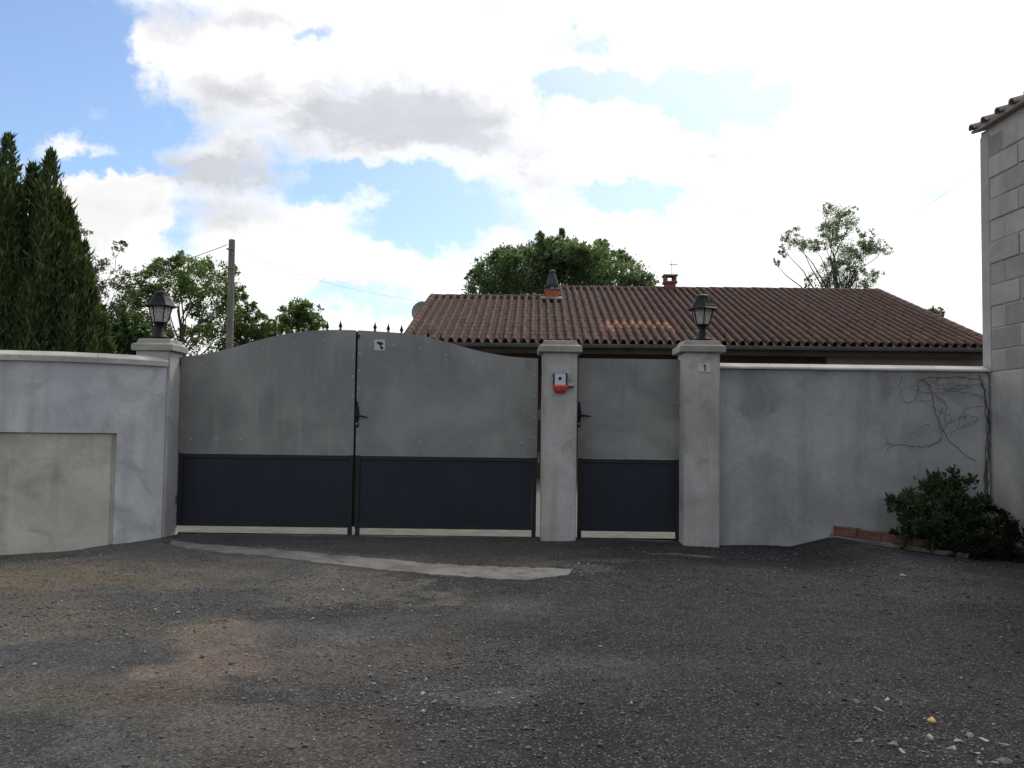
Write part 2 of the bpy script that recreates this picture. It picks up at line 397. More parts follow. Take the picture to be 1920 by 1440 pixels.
def np_mesh(name, V, Q, mat, attr=None, attrname='leafcol'):
    """V (n,3), Q (m,4) quads, attr (n,3) point colours"""
    me = bpy.data.meshes.new(name)
    V = np.asarray(V, np.float32); Q = np.asarray(Q, np.int32); k = Q.shape[1]
    me.vertices.add(len(V)); me.vertices.foreach_set('co', V.ravel())
    me.loops.add(Q.size); me.loops.foreach_set('vertex_index', Q.ravel())
    me.polygons.add(len(Q)); me.polygons.foreach_set('loop_start', np.arange(0, Q.size, k, dtype=np.int32))
    me.update(calc_edges=True)
    if attr is not None:
        a = me.color_attributes.new(attrname, 'FLOAT_COLOR', 'POINT')
        a.data.foreach_set('color', np.concatenate([attr, np.ones((len(attr), 1))], 1).astype(np.float32).ravel())
    me.materials.append(MATS[mat]); me.validate()
    return me

# ------------------------------------------------------------------ ground
LINE_X = [-8, -4.5, -3.9, -3.2, -2.0, 0.3, 1.5, 1.95, 2.7, 3.12, 3.6, 4.1, 4.6, 6]
LINE_Z = [-.15, -.136, -.10, -.03, -.018, -.015, -.03, -.06, -.06, .045, -.02, -.05, -.05, -.05]
def gz(x, y):
    x = np.asarray(x, float); y = np.asarray(y, float)
    l = np.interp(x, LINE_X, LINE_Z)
    k = np.clip((y - 5.2) / 2.8, 0, 1); k = k * k * (3 - 2 * k)
    base = -0.05 - 0.03 * np.clip(7.2 - y, -0.5, 60)
    back = np.clip((y - 8.55) / .3, 0, 1)
    z = base * (1 - k) + l * k
    return z * (1 - back) + back * -0.05
def gpt(px, py):
    d = ray(px, py); Y = 5.0
    for _ in range(40):
        t_ = Y / d.y; z = float(gz(d.x * t_, Y)); Y = min(60, max(.3, (z - CAMZ) / d.z * d.y))
    return d.x * Y / d.y, Y

def axis(parts):
    out = []
    for a, b_, st in parts: out += list(np.arange(a, b_, st))
    return np.array(out + [parts[-1][1]])
gx = axis([(-400, -40, 40), (-40, -8, 4), (-8, -5.2, .3), (-5.2, 5.4, .035), (5.4, 8, .3), (8, 40, 4), (40, 400, 40)])
gy = axis([(-200, -20, 30), (-20, 0, 2), (0, 2.2, .3), (2.2, 8.9, .03), (8.9, 12, .4), (12, 60, 4), (60, 900, 60)])
X, Y = np.meshgrid(gx, gy)
Z = gz(X, Y)
near = (Y > 1.0) & (Y < 8.6) & (np.abs(X) < 6)
n_big = fbm(X * .9, Y * .9, 3, 5); n_mid = fbm(X * 3, Y * 3, 21, 5); n_fin = fbm(X * 12, Y * 12, 41, 4)
Z = Z + near * ((n_mid - .5) * .03 + (n_fin - .5) * .010)

def patch(px, py, rx, ry, rough=.45, sd=5):
    cx, cy = gpt(px, py)
    wx = (fbm(X * 2.2, Y * 2.2, sd, 5) - .5) * rough * 2.4; wy = (fbm(X * 2.2, Y * 2.2, sd + 9, 5) - .5) * rough * 2.4
    d = np.sqrt(((X - cx) / rx + wx) ** 2 + ((Y - cy) / ry + wy) ** 2)
    d = d + (fbm(X * 9, Y * 11, sd + 40, 4) - .5) * 1.1 + (fbm(X * 3, Y * 5, sd + 80, 3) - .5) * .7
    return np.clip((1.15 - d) / .35, 0, 1)
def lerp(c, col, m): return c * (1 - m[..., None]) + np.array(col) * m[..., None]
c_dark = np.array([0.030, 0.030, 0.0325]); c_left = np.array([0.088, 0.083, 0.076])
side = np.clip((0.5 - X - 0.18 * (Y - 5) + (n_big - .5) * 3.0) / 2.6, 0, 1)
C3 = c_dark[None, None] * (1 - side[..., None]) + c_left[None, None] * side[..., None]
C3 = C3 * (0.72 + 0.56 * n_mid[..., None]) * (0.8 + 0.4 * n_big[..., None])
wheel = np.exp(-((X + 1.9 + .25*(Y-5) + (n_big-.5)*.8) / .35)**2) + np.exp(-((X + .2 + .25*(Y-5) + (n_big-.5)*.8) / .4)**2)   # packed wheel tracks
C3 = C3 * (1 - .22*np.clip(wheel, 0, 1)[..., None] * near[..., None])
streaky = fbm(X * 1.2, Y * 4.5, 133, 6)
C3 = C3 * (.78 + .44*streaky[..., None])
tan = np.clip((fbm(X * .8 + 4, Y * 2.0, 77, 6) - .49) / .14, 0, 1) * np.clip((.2 - X) / 1.4, 0, 1) * .7
C3 = lerp(C3, (0.098, 0.083, 0.067), tan)
for (px, py, rx, ry, col, am, sd) in [
    (400, 1195, .30, .42, (0.150, 0.118, 0.092), .9, 5), (390, 1255, .28, .22, (0.145, 0.112, 0.09), .85, 6),
    (60, 1085, .85, .38, (0.120, 0.097, 0.066), .85, 7), (330, 1075, .6, .16, (0.105, 0.09, 0.073), .7, 8),
    (130, 1165, .6, .22, (0.095, 0.082, 0.065), .7, 9), (250, 1300, .5, .18, (0.088, 0.070, 0.052), .7, 10), (420, 1330, .35, .16, (0.09, 0.075, 0.06), .5, 10),
    (170, 1225, .5, .25, (0.055, 0.057, 0.060), .95, 11), (60, 1400, .5, .45, (0.043, 0.044, 0.044), .85, 12), (330, 1130, .7, .3, (0.050, 0.050, 0.054), .7, 13),
    (640, 1105, .6, .45, (0.115, 0.106, 0.096), .7, 14), (560, 1190, .45, .35, (0.10, 0.094, 0.088), .55, 31), (330, 1380, .5, .3, (0.095, 0.09, 0.083), .5, 33), (900, 1300, .3, .15, (0.095, 0.095, 0.095), .5, 15), (480, 1310, .22, .07, (0.03, 0.03, 0.033), .7, 15),
    (1150, 1050, .3, .12, (0.085, 0.08, 0.06), .7, 16), (1290, 1040, .30, .06, (0.15, 0.14, 0.105), .85, 17), (1100, 1065, .2, .14, (0.10, 0.095, 0.085), .6, 18),
    (1450, 1170, 1.4, .9, (0.028, 0.028, 0.031), .7, 19), (1450, 1390, .7, .3, (0.03, 0.03, 0.03), .5, 20), (1850, 1110, .6, .25, (0.05, 0.048, 0.045), .6, 22)]:
    C3 = lerp(C3, col, patch(px, py, rx, ry, sd=sd) * am)
# smoother tarred ramp in front of the gate
lx = np.array([-3.3, -2.2, -1.0, 0.2, .75]); ly = np.array([8.25, 7.75, 7.2, 6.75, 7.3])
ramp = np.clip((Y - np.interp(X, lx, ly)) / .05, 0, 1) * np.clip((X + 3.35) / .1, 0, 1) * np.clip((0.95 - X + (n_mid - .5)) / .5, 0, 1)
C3 = lerp(C3, (0.052, 0.051, 0.049), ramp * .85)
field = np.clip((Y - 18) / 4, 0, 1)
C3 = lerp(C3, (0.05, 0.07, 0.025), field)
C3 = C3 * (.72 + .56*fbm(X * 7, Y * 10, 301, 4)[..., None] ** 1.0)
C3 = np.clip(C3, 0.008, 1)

m, t, b = new_mat('ground')
p = pos(t)
a = t.node('ShaderNodeAttribute', attribute_name='gcol')
f1 = t.noise(p, 45, 5, 0.7); f2 = t.noise(p, 140, 3, 0.6)
vo = t.node('ShaderNodeTexVoronoi'); t.put(vo.inputs['Vector'], p); vo.inputs['Scale'].default_value = 130
col = t.mix(0.75, a.outputs['Color'], t.mix(t.remap(f1, .3, .7), (0.3, 0.3, 0.3), (0.72, 0.72, 0.72)), 'OVERLAY')
grain = t.node('ShaderNodeSeparateColor'); t.l.new(vo.outputs['Color'], grain.inputs[0])
gm = t.remap(grain.outputs[0], 0.0, 1.0, 0.6, 1.42, False)
col = t.mix(0.8, col, t.mix(1.0, col, t.node('ShaderNodeCombineXYZ').outputs[0], 'MIX'), 'MIX') if False else col
sc_ = t.node('ShaderNodeVectorMath', operation='SCALE'); t.l.new(col, sc_.inputs[0]); t.l.new(gm, sc_.inputs['Scale'])
col = sc_.outputs[0]
spk = t.remap(grain.outputs[1], 0.84, 0.98)
col = t.mix(t.math('MULTIPLY', spk, .55), col, (0.22, 0.213, 0.2))
t.put(b.inputs['Base Color'], col); b.inputs['Roughness'].default_value = .95; b.inputs['Specular IOR Level'].default_value = .15
bump(t, b, t.math('ADD', t.math('MULTIPLY', vo.outputs['Distance'], -1.2), t.math('ADD', f1, t.math('MULTIPLY', f2, .5))), .7, .008)

nx, ny = len(gx), len(gy)
idx = np.arange(nx * ny).reshape(ny, nx)
Q = np.stack([idx[:-1, :-1], idx[:-1, 1:], idx[1:, 1:], idx[1:, :-1]], -1).reshape(-1, 4)
me = np_mesh('ground', np.stack([X, Y, Z], -1).reshape(-1, 3), Q, 'ground', C3.reshape(-1, 3), 'gcol')
me.polygons.foreach_set('use_smooth', np.ones(len(me.polygons), bool))
tag(link('ground', me), 'dark gravelly asphalt forecourt with tan dirt patches', kind='structure')

def gzs(x, y):      # height of the finished ground sheet (with its lumps)
    x = np.asarray(x, float); y = np.asarray(y, float)
    nr = (y > 1.0) & (y < 8.6) & (np.abs(x) < 6)
    return gz(x, y) + nr * ((fbm(x * 3, y * 3, 21, 5) - .5) * .03 + (fbm(x * 12, y * 12, 41, 4) - .5) * .010)

# pale yard behind the gates
mb = MB(); mb.add([(-4.2, 8.66, -.022), (7.5, 8.66, -.022), (7.5, 21, -.022), (-4.2, 21, -.022)], [(0, 1, 2, 3)])
tag(mb.build('courtyard', 'yard_gravel'), 'pale gravel courtyard behind the gates', kind='structure')

# concrete strip at the foot of the driveway ramp
up = [(325, 1012), (352, 1017), (420, 1024), (500, 1030), (640, 1043), (760, 1052), (880, 1061), (1000, 1066), (1075, 1068)]
lo = [(318, 1022), (350, 1028), (420, 1036), (500, 1045), (640, 1061), (760, 1074), (880, 1085), (985, 1091), (1068, 1078)]
V = []; F = []
NS = 260
def dense(pl, n=NS):
    w_ = [gpt(*q) for q in pl]; s = np.linspace(0, len(w_) - 1, n)
    return np.interp(s, range(len(w_)), [q[0] for q in w_]), np.interp(s, range(len(w_)), [q[1] for q in w_])
ux, uy = dense(up); lx_, ly_ = dense(lo)
jit = (fbm(np.arange(NS) * .5, np.zeros(NS), 3) - .5) * .05; jit2 = (fbm(np.arange(NS) * .6, np.ones(NS), 8) - .5) * .03
uy = uy + jit; ly_ = ly_ + jit2
for i in range(NS):
    zu = float(gzs(ux[i], uy[i])) + .004; zl = float(gzs(lx_[i], ly_[i])) + .010
    V += [(ux[i], uy[i], zu - .05), (ux[i], uy[i], zu), ((ux[i]+lx_[i])/2, (uy[i]+ly_[i])/2, (zu+zl)/2 + .008), (lx_[i], ly_[i], zl), (lx_[i], ly_[i] - .012, zl - .07)]
    if i:
        o_ = (i-1) * 5
        F += [(o_+k, o_+k+1, o_+k+6, o_+k+5) for k in range(4)]
mb = MB(); mb.add(V, F)
tag(mb.build('concrete_strip', 'concrete_apron', smooth=True), 'worn pale concrete strip across the driveway', kind='structure')

# ------------------------------------------------------------------ loose gravel (geometry)
def stones_mesh(name, P, S, cols):
    o = np.array([[1,0,0],[-1,0,0],[0,1,0],[0,-1,0],[0,0,1],[0,0,-1]], float)
    f = np.array([[0,2,4],[2,1,4],[1,3,4],[3,0,4],[2,0,5],[1,2,5],[3,1,5],[0,3,5]])
    n = len(P)
    V = o[None] * (S[:, None, None] * np.array([1, 1, .6])) * RNG.uniform(.6, 1.3, (n, 6, 1)) + RNG.normal(0, .15, (n, 6, 3)) * S[:, None, None]
    th = RNG.uniform(0, 6.28, n); c_, s_ = np.cos(th), np.sin(th)
    Vx = V[..., 0] * c_[:, None] - V[..., 1] * s_[:, None]; Vy = V[..., 0] * s_[:, None] + V[..., 1] * c_[:, None]
    V = np.stack([Vx, Vy, V[..., 2]], -1) + P[:, None]
    Fq = (f[None] + (np.arange(n) * 6)[:, None, None]).reshape(-1, 3)
    return np_mesh(name, V.reshape(-1, 3), Fq, 'gravel', np.repeat(cols, 6, 0), 'gcol')
m, t, b = new_mat('gravel')
a = t.node('ShaderNodeAttribute', attribute_name='gcol'); p = pos(t)
t.put(b.inputs['Base Color'], t.mix(.4, a.outputs['Color'], t.mix(t.noise(p, 160, 3), (.2, .2, .2), (.8, .8, .8)), 'OVERLAY')); b.inputs['Roughness'].default_value = .95
N = 95000
gxx = RNG.uniform(-5.2, 5.0, N); gyy = 2.3 + (8.35 - 2.3) * RNG.uniform(0, 1, N) ** 1.0
dens = .25 + .75 * np.clip((fbm(gxx * 1.1, gyy * 1.1, 61, 5) - .36) / .25, 0, 1)
dens *= .45 + .55 * np.clip((1.5 - gxx) / 3, 0, 1)
for (px, py, r_, k) in [(850, 1300, .45, 2.0), (1760, 1390, .5, 1.6), (1650, 1080, .7, 1.0), (660, 1115, .5, 1.5), (350, 1150, .5, 1.2), (1090, 1075, .3, 2)]:
    cx, cy = gpt(px, py); dens += k * np.exp(-((gxx - cx) ** 2 + ((gyy - cy) * .8) ** 2) / r_ ** 2)
cx, cy = gpt(400, 1225); dens *= 1 - .85 * np.exp(-(((gxx - cx) / .3) ** 2 + ((gyy - cy) / .45) ** 2))
cx, cy = gpt(170, 1225); dens *= 1 - .8 * np.exp(-(((gxx - cx) / .5) ** 2 + ((gyy - cy) / .3) ** 2))
on_ramp = (gyy > np.interp(gxx, lx, ly) + .04 + .25*RNG.uniform(0, 1, N)**3) & (gxx < .8) & (gxx > -3.4)
keep = (RNG.uniform(0, 1.7, N) < dens) & ~on_ramp & ~((gxx < -3.2) & (gyy > 7.2 + (gxx + 4.5) * .8))
gxx, gyy = gxx[keep], gyy[keep]; n = len(gxx)
S = np.clip(RNG.lognormal(-5.3, .42, n), .002, .016)
tone = RNG.choice([0, 1, 2, 3], n, p=[.46, .33, .16, .05])
for (px, py, rx_, ry_, k) in [(850, 1300, .5, .16, .55), (330, 1145, .35, .2, .4), (700, 1130, .6, .4, .22), (1760, 1390, .5, .2, .4), (560, 1200, .6, .5, .2), (1120, 1070, .35, .12, .4)]:
    cx, cy = gpt(px, py); hit = RNG.uniform(0, 1, n) < k*np.exp(-((gxx-cx)/rx_)**2 - ((gyy-cy)/ry_)**2); tone[hit] = np.maximum(tone[hit], RNG.choice([2, 3], hit.sum(), p=[.6, .4]))
base = np.array([[.05, .049, .05], [.095, .09, .085], [.165, .158, .148], [.30, .29, .275]])[tone] * RNG.uniform(.7, 1.25, (n, 1))
lft = np.clip((1.0 - gxx) / 2.0, 0, 1)[:, None]
base = base * (1 - lft) * .85 + (base * .8 + .065) * lft
Pz = gzs(gxx, gyy) + S * .25
tag(link('gravel', stones_mesh('gravel', np.stack([gxx, gyy, Pz], 1), S, base)), 'loose grey and white gravel scattered over the asphalt', 'gravel', kind='stuff')

# larger loose stones one can pick out
bigstones = [(1818, 1380, 20, 0), (1846, 1388, 17, 0), (1795, 1390, 18, 0), (1785, 1403, 20, 0), (1832, 1412, 16, 0), (1880, 1396, 20, 1), (1885, 1432, 28, 1),
             (1742, 1382, 18, 0), (1692, 1407, 16, 0), (1676, 1396, 20, 1), (1610, 1388, 18, 1), (1662, 1312, 14, 0), (1652, 1332, 18, 1), (1606, 1318, 18, 1), (1835, 1432, 18, 1), (1864, 1432, 18, 1),
             (1692, 1080, 11, 0), (793, 1303, 13, 0), (858, 1310, 10, 0), (780, 1320, 12, 1), (1746, 1350, 26, 2)]
smesh = []
for k in range(7):
    bm = bmesh.new(); rr = random.Random(k+3)
    for _ in range(13):
        v = Vector((rr.gauss(0, 1), rr.gauss(0, .8), rr.gauss(0, .55))); v.normalize(); bm.verts.new((v.x*rr.uniform(.75, 1.1), v.y*rr.uniform(.6, .95), v.z*rr.uniform(.35, .6)))
    h_ = bmesh.ops.convex_hull(bm, input=bm.verts[:])
    bmesh.ops.delete(bm, geom=[v for v in bm.verts if not v.link_faces], context='VERTS')
    bmesh.ops.bevel(bm, geom=bm.edges[:], offset=.05, segments=1, affect='EDGES')
    mb = MB(); mb.bm(bm); smesh.append(mb.mesh('loose_stone'))
SL = {0: 'pale angular stone lying among the gravel', 1: 'grey angular stone lying among the gravel'}
for i, (px, py, wpx, kd) in enumerate(bigstones):
    x, y = gpt(px, py); s = wpx / FPX * y * .62
    o = link('loose_stone', smesh[i % 7].copy(), None, (x, y, float(gzs(x, y)) + s * .12))
    o.data.materials.append(MATS[['stone_pale', 'stone_grey', 'stone_yellow'][kd]])
    o.scale = (s, s * .8, s); o.rotation_euler = (random.uniform(-.2, .2), random.uniform(-.2, .2), random.uniform(0, 6))
    own = {(1885, 1432): 'largest grey stone at the very corner on the lower right', (1606, 1318): 'leftmost grey stone of the lower right scatter', (1662, 1312): 'farthest pale stone of the lower right scatter, above the yellowish one', (1742, 1382): 'pale stone just below the yellowish stone', (1652, 1332): 'grey stone just left of and above the yellowish stone'}.get((px, py))
    if own: tag(o, own, 'stone', 'loose stones at lower right')
    elif kd == 2: tag(o, 'yellowish tan stone alone on the dark asphalt at lower right', 'stone')
    elif px < 1000: tag(o, SL[kd] + ' left of the middle of the forecourt', 'stone', 'loose stones in mid forecourt')
    elif py < 1100: tag(o, 'small white stone on the dark asphalt in front of the brick edging', 'stone')
    else: tag(o, SL[kd] + ' at the lower right', 'stone', 'loose stones at lower right')

# ------------------------------------------------------------------ gates
GY = 8.60                                         # front plane of the gate sheets
prof_px = [(337, 669), (370, 666), (400, 661), (440, 651), (490, 636), (540, 625), (590, 619.5), (630, 618.5), (665, 619), (700, 621), (760, 625), (800, 631), (850, 645), (900, 659), (950, 668), (980, 671), (1008, 672)]
pw = [at(px, py, GY) for px, py in prof_px]
def ztop(x): return float(np.interp(x, [q.x for q in pw], [q.z for q in pw]))
ZB, ZBAR = 0.048, 0.755
def smooth_top(x0, x1, n=30):
    xs = np.linspace(x0, x1, n)
    zs = [ (ztop(x-.05)+ztop(x)*2+ztop(x+.05))/4 if x0+.06 < x < x1-.06 else ztop(x) for x in xs]
    return list(zip(xs, zs))
def rivets(leaf, pts):
    mb = MB()
    for (x, z) in pts:
        V = []; F = []
        for j, (r_, dy) in enumerate([(.012, 0), (.009, .004), (.001, .006)]):
            for k in range(6): V.append((x + r_*math.cos(k*1.047), GY - .001 - dy, z + r_*math.sin(k*1.047)))
        F = [(j*6+k, j*6+(k+1) % 6, j*6+6+(k+1) % 6, j*6+6+k) for j in range(2) for k in range(6)]
        mb.add(V, F)
    tag(mb.build('rivets', 'rivet_zinc', leaf), kind='stuff')
def handle(leaf, x, z, tilt=0.0):
    mb = MB()
    mb.prism([(x-.014, z-.115), (x+.014, z-.115), (x+.018, z-.09), (x+.013, z-.07), (x+.02, z-.03), (x+.022, z+.03), (x+.015, z+.08), (x+.006, z+.135), (x-.006, z+.135), (x-.014, z+.08), (x-.018, z+.03), (x-.018, z-.05), (x-.013, z-.07), (x-.018, z-.09)], GY-.014, GY-.002)
    plate = mb.build('handle_plate', 'black_iron', leaf)
    mb = MB(); mb.tube([(x, GY-.01, z), (x, GY-.05, z), (x+.02, GY-.056, z), (x+.06, GY-.056, z-.004-tilt*.06), (x+.112, GY-.054, z-.008-tilt*.112)], [.010, .010, .011, .009, .007], 8)
    mb.build('lever', 'black_iron', plate, smooth=True)
    mb = MB(); mb.tube([(x, GY-.012, z-.082), (x, GY-.024, z-.082)], .011, 10)
    mb.build('keyhole', 'zinc', plate)
fin_mesh = {}
def finial_mesh():
    mb = MB(); mb.lathe((0, 0, 0), [(.007, -.14), (.007, 0), (.016, .008), (.008, .016), (.010, .022), (.019, .040), (.012, .058), (.005, .078), (.001, .098)], 8)
    return mb.mesh('finial', 'black_iron', True)
FIN = finial_mesh()
def leaf_gate(name, x0, x1, label, cat, top, feet, seam_side, fin):
    g = thing(name, ((x0+x1)/2, GY, ZB), label, cat)
    poly = [(x0, ZBAR-.004), (x1, ZBAR-.004)] + top[::-1]
    mb = MB(); mb.prism(poly, GY-.003, GY+.002); mb.build('sheet', 'galvanised', g)
    # rear frame of the leaf
    F0, F1 = GY+.004, GY+.044
    fw = .045
    for (a, b_) in ((x0+.003, x0+fw), (x1-fw, x1-.003)):
        mb = MB(); zt = min(top[0][1] if a < (x0+x1)/2 else top[-1][1], 9)-.03
        mb.box(a, b_, F0, F1, ZB - (.0), zt, .003); mb.build('stile', 'frame_steel', g)
    for z0, z1, nm in ((ZBAR-.045, ZBAR-.006, 'mid_rail'), (ZB, ZB+.045, 'bottom_rail')):
        mb = MB(); mb.box(x0+fw+.001, x1-fw-.001, F0-.003, F1, z0, z1, .003); mb.build(nm, 'frame_steel', g)
    # ribbed navy panel between the rails
    px0, px1 = x0+fw+.001, x1-fw-.001; pz0, pz1 = ZB+.046, ZBAR-.046
    n = max(3, int(round((px1-px0)/.27))); wd = (px1-px0)/n
    for i in range(n):
        mb = MB(); mb.box(px0+i*wd+.0003, px0+(i+1)*wd-.0003, F0+.014, F0+.022, pz0, pz1, .0006); mb.build('panel_board', 'navy_steel', g)
    mb = MB(); mb.box(px0, px1, F0+.0225, F0+.026, pz0, pz1); mb.build('panel_back', 'navy_steel', g)
    for fx in feet:
        mb = MB(); mb.box(fx-.02, fx+.02, F0-.006, F1, -.03, ZB-.001, .003); mb.build('foot', 'frame_steel', g)
    # old bars behind the sheet end in spear points
    for i, (fx, rise) in enumerate(fin):
        o = link('finial', FIN, g, Vector((fx - (x0+x1)/2, .022, ztop(fx) - ZB + rise)))
    for fx in np.linspace(x0+.09, x1-.09, max(3, int((x1-x0)/.14))):
        mb = MB(); mb.tube([(fx, GY+.022, ZBAR), (fx, GY+.022, ztop(fx)-.14 if name == 'driveway_gate' else top[0][1]-.05)], .007, 6, False); mb.build('bar', 'frame_steel', g)
    return g

xL0, xL1 = at(337, 760, GY).x, at(664.5, 760, GY).x
xR0, xR1 = at(668.5, 760, GY).x, at(1008, 760, GY).x
xP0, xP1 = at(1084, 760, GY).x, at(1276, 760, GY).x
def finx(pxs): return [at(p_, 640, GY).x for p_ in pxs]
rise = lambda x: .006 - .045 * min(1, abs(x - at(668, 640, GY).x) / 1.3)
lf = finx([637, 612, 515, 464, 439]); rf = finx([702, 727, 752, 802, 826])
gl = leaf_gate('driveway_gate', xL0, xL1, 'left leaf of the grey sheet metal double gate with navy lower panel', 'gate', smooth_top(xL0, xL1), [xL1-.022], 1,
               [(x, rise(x)) for x in lf])
gr = leaf_gate('driveway_gate', xR0, xR1, 'right leaf of the grey double gate with lever handle and white sticker', 'gate', smooth_top(xR0, xR1), [xR0+.03, xR1-.025], -1,
               [(x, rise(x)) for x in rf])
zP = at(1180, 673, GY).z
gp = leaf_gate('pedestrian_gate', xP0, xP1, 'narrow flat-topped grey metal pedestrian gate between two pillars', 'gate', [(xP0, zP), (xP1, zP)], [xP0+.022, xP1-.022], 1, [])
rivets(gl, [(x, ZBAR+.135) for x in np.arange(xL0+.12, xL1, .245)] + [(xL1-.02, z) for z in np.arange(.95, 1.9, .19)] + [(x, ztop(x)-.10) for x in np.arange(xL0+.2, xL1-.1, .3)])
rivets(gr, [(x, ZBAR+.135) for x in np.arange(xR0+.14, xR1, .245)] + [(xR0+.02, z) for z in np.arange(.9, 1.9, .17)] + [(xR1-.03, z) for z in np.arange(.95, 1.65, .2)] + [(x, ztop(x)-.12) for x in np.arange(xR0+.35, xR1-.1, .26)])
rivets(gp, [(x, ZBAR+.12) for x in np.arange(xP0+.1, xP1, .25)] + [(xP1-.03, z) for z in np.arange(.9, 1.7, .2)])
handle(gr, at(669.5, 780, GY).x, at(672, 779, GY).z, .10)
handle(gp, at(1084, 780, GY).x + .008, at(1085, 779, GY).z)
# top bolt near the seam, hinges
mb = MB(); q = at(672.5, 631, GY); mb.box(q.x-.010, q.x+.010, GY-.02, GY-.004, q.z-.018, q.z+.018, .003); mb.build('bolt', 'black_iron', gr)
mb = MB(); mb.box(xL1-.02, xR0+.0025, GY+.0455, GY+.05, ZBAR-.7, ztop(xR0)-.004); mb.build('seam_strip', 'frame_steel', gr)
for z in (.75, 1.17, 1.62):
    mb = MB(); mb.tube([(xR1+.018, GY+.02, z-.05), (xR1+.018, GY+.02, z+.05)], .012, 8); mb.build('hinge', 'black_iron' if z > 1.5 else 'zinc', gr)
for z in (.3, 1.64):
    mb = MB(); mb.tube([(xL0-.009, GY-.012, z-.045), (xL0-.009, GY-.012, z+.045)], .011, 8); mb.tube([(xL0-.009, GY-.012, z+.03), (xL0-.03, GY-.03, z+.03)], .008, 6); mb.build('hinge', 'black_iron', gl)
for z in (.3, 1.62):
    mb = MB(); mb.tube([(xP1+.004, GY-.012, z-.035), (xP1+.004, GY-.012, z+.035)], .010, 8); mb.build('hinge', 'black_iron', gp)

# surveillance sticker (flat print: a camera pictogram)
q = at(712, 647, GY); s = .052
stk = thing('warning_sticker', (q.x, GY-.004, q.z), 'small white square sticker with black camera symbol on the gate', 'sticker')
mb = MB(); mb.box(q.x-s, q.x+s, GY-.0055, GY-.0035, q.z-s, q.z+s); mb.build('sheet', 'sticker_white', stk)
mb = MB()
def rot2(pts, an, c): return [(c[0] + x*math.cos(an) - z*math.sin(an), c[1] + x*math.sin(an) + z*math.cos(an)) for x, z in pts]
mb.prism(rot2([(-.032, -.011), (.022, -.014), (.034, .0), (.022, .014), (-.032, .011)], R(-14), (q.x+.004, q.z+.018)), GY-.0075, GY-.0058)
mb.prism(rot2([(-.008, 0), (.008, 0), (.024, -.026), (.012, -.030)], 0, (q.x+.0, q.z+.004)), GY-.0072, GY-.0057)
mb.prism([(q.x+.008, q.z-.040), (q.x+.036, q.z-.040), (q.x+.036, q.z-.014), (q.x+.008, q.z-.018)], GY-.0074, GY-.0059)
mb.build('camera_symbol', 'black_paint', stk)

# ------------------------------------------------------------------ pillars
def pillar(label, x0, x1, y0, y1, zcap, zt, over, group='gate pillars'):
    cx, cy = (x0+x1)/2, (y0+y1)/2
    o = thing('gate_pillar', (cx, cy, -.05), label, 'pillar', group)
    mb = MB(); bm = bmesh.new(); bmesh.ops.create_cube(bm, size=1)
    for v in bm.verts: v.co = Vector((cx + v.co.x*(x1-x0), cy + v.co.y*(y1-y0), (-.3 + zcap)/2 + v.co.z*(zcap+.3)))
    bmesh.ops.bevel(bm, geom=[e for e in bm.edges], offset=.008, segments=2, affect='EDGES')
    bmesh.ops.subdivide_edges(bm, edges=[e for e in bm.edges if abs(e.verts[0].co.z - e.verts[1].co.z) > .5], cuts=24)
    for v in bm.verts:
        v.co.x += (float(vnoise(np.array(v.co.z*5), np.array(cx*9 + v.co.y*7), 5)) - .5) * .005
        v.co.y += (float(vnoise(np.array(v.co.z*4), np.array(cx*3 + v.co.x*7), 9)) - .5) * .005
    mb.bm(bm); mb.build('shaft', 'pillar_render', o, smooth=True)
    h = zt - zcap
    mb = MB()
    X0, X1, Y0, Y1 = x0-over, x1+over, y0-over, y1+over
    i1, i2 = .003, .055
    lev = [(0, .006), (.006, 0), (h*.48, 0), (h*.54, .006), (h*.66, .036), (h*.94, .046), (h, .055)]
    V = []; F = []
    for dz, ins in lev: V += [(X0+ins, Y0+ins, zcap+dz), (X1-ins, Y0+ins, zcap+dz), (X1-ins, Y1-ins, zcap+dz), (X0+ins, Y1-ins, zcap+dz)]
    for j in range(len(lev)-1):
        for k in range(4): F.append((j*4+k, j*4+(k+1) % 4, j*4+4+(k+1) % 4, j*4+4+k))
    F += [(3, 2, 1, 0), tuple(range(len(V)-4, len(V)))]
    mb.add(V, F); mb.build('cap', 'pillar_cap', o)
    return o
PY0, PY1 = 8.36, 8.70
xa = at(336, 800, GY).x - .006
pillar('gate pillar with lantern at the left end of the double gate', xa-.325, xa, 8.33, 8.67, at(300, 657, 8.29).z, at(300, 634, 8.30).z, .034)
xm0, xm1 = at(1017, 760, PY0).x, at(1082, 760, PY0).x
pillar('middle gate pillar carrying the white and red intercom box', xm0, xm1, PY0, PY1, at(1050, 660, PY0-.04).z, at(1050, 638, PY0).z, .043)
xr0, xr1 = at(1283, 760, PY0).x, at(1350, 760, PY0).x
pillar('gate pillar with lantern and house number beside the right wall', xr0, xr1, PY0, PY1, at(1316, 660, PY0-.04).z, at(1316, 638, PY0).z, .046)

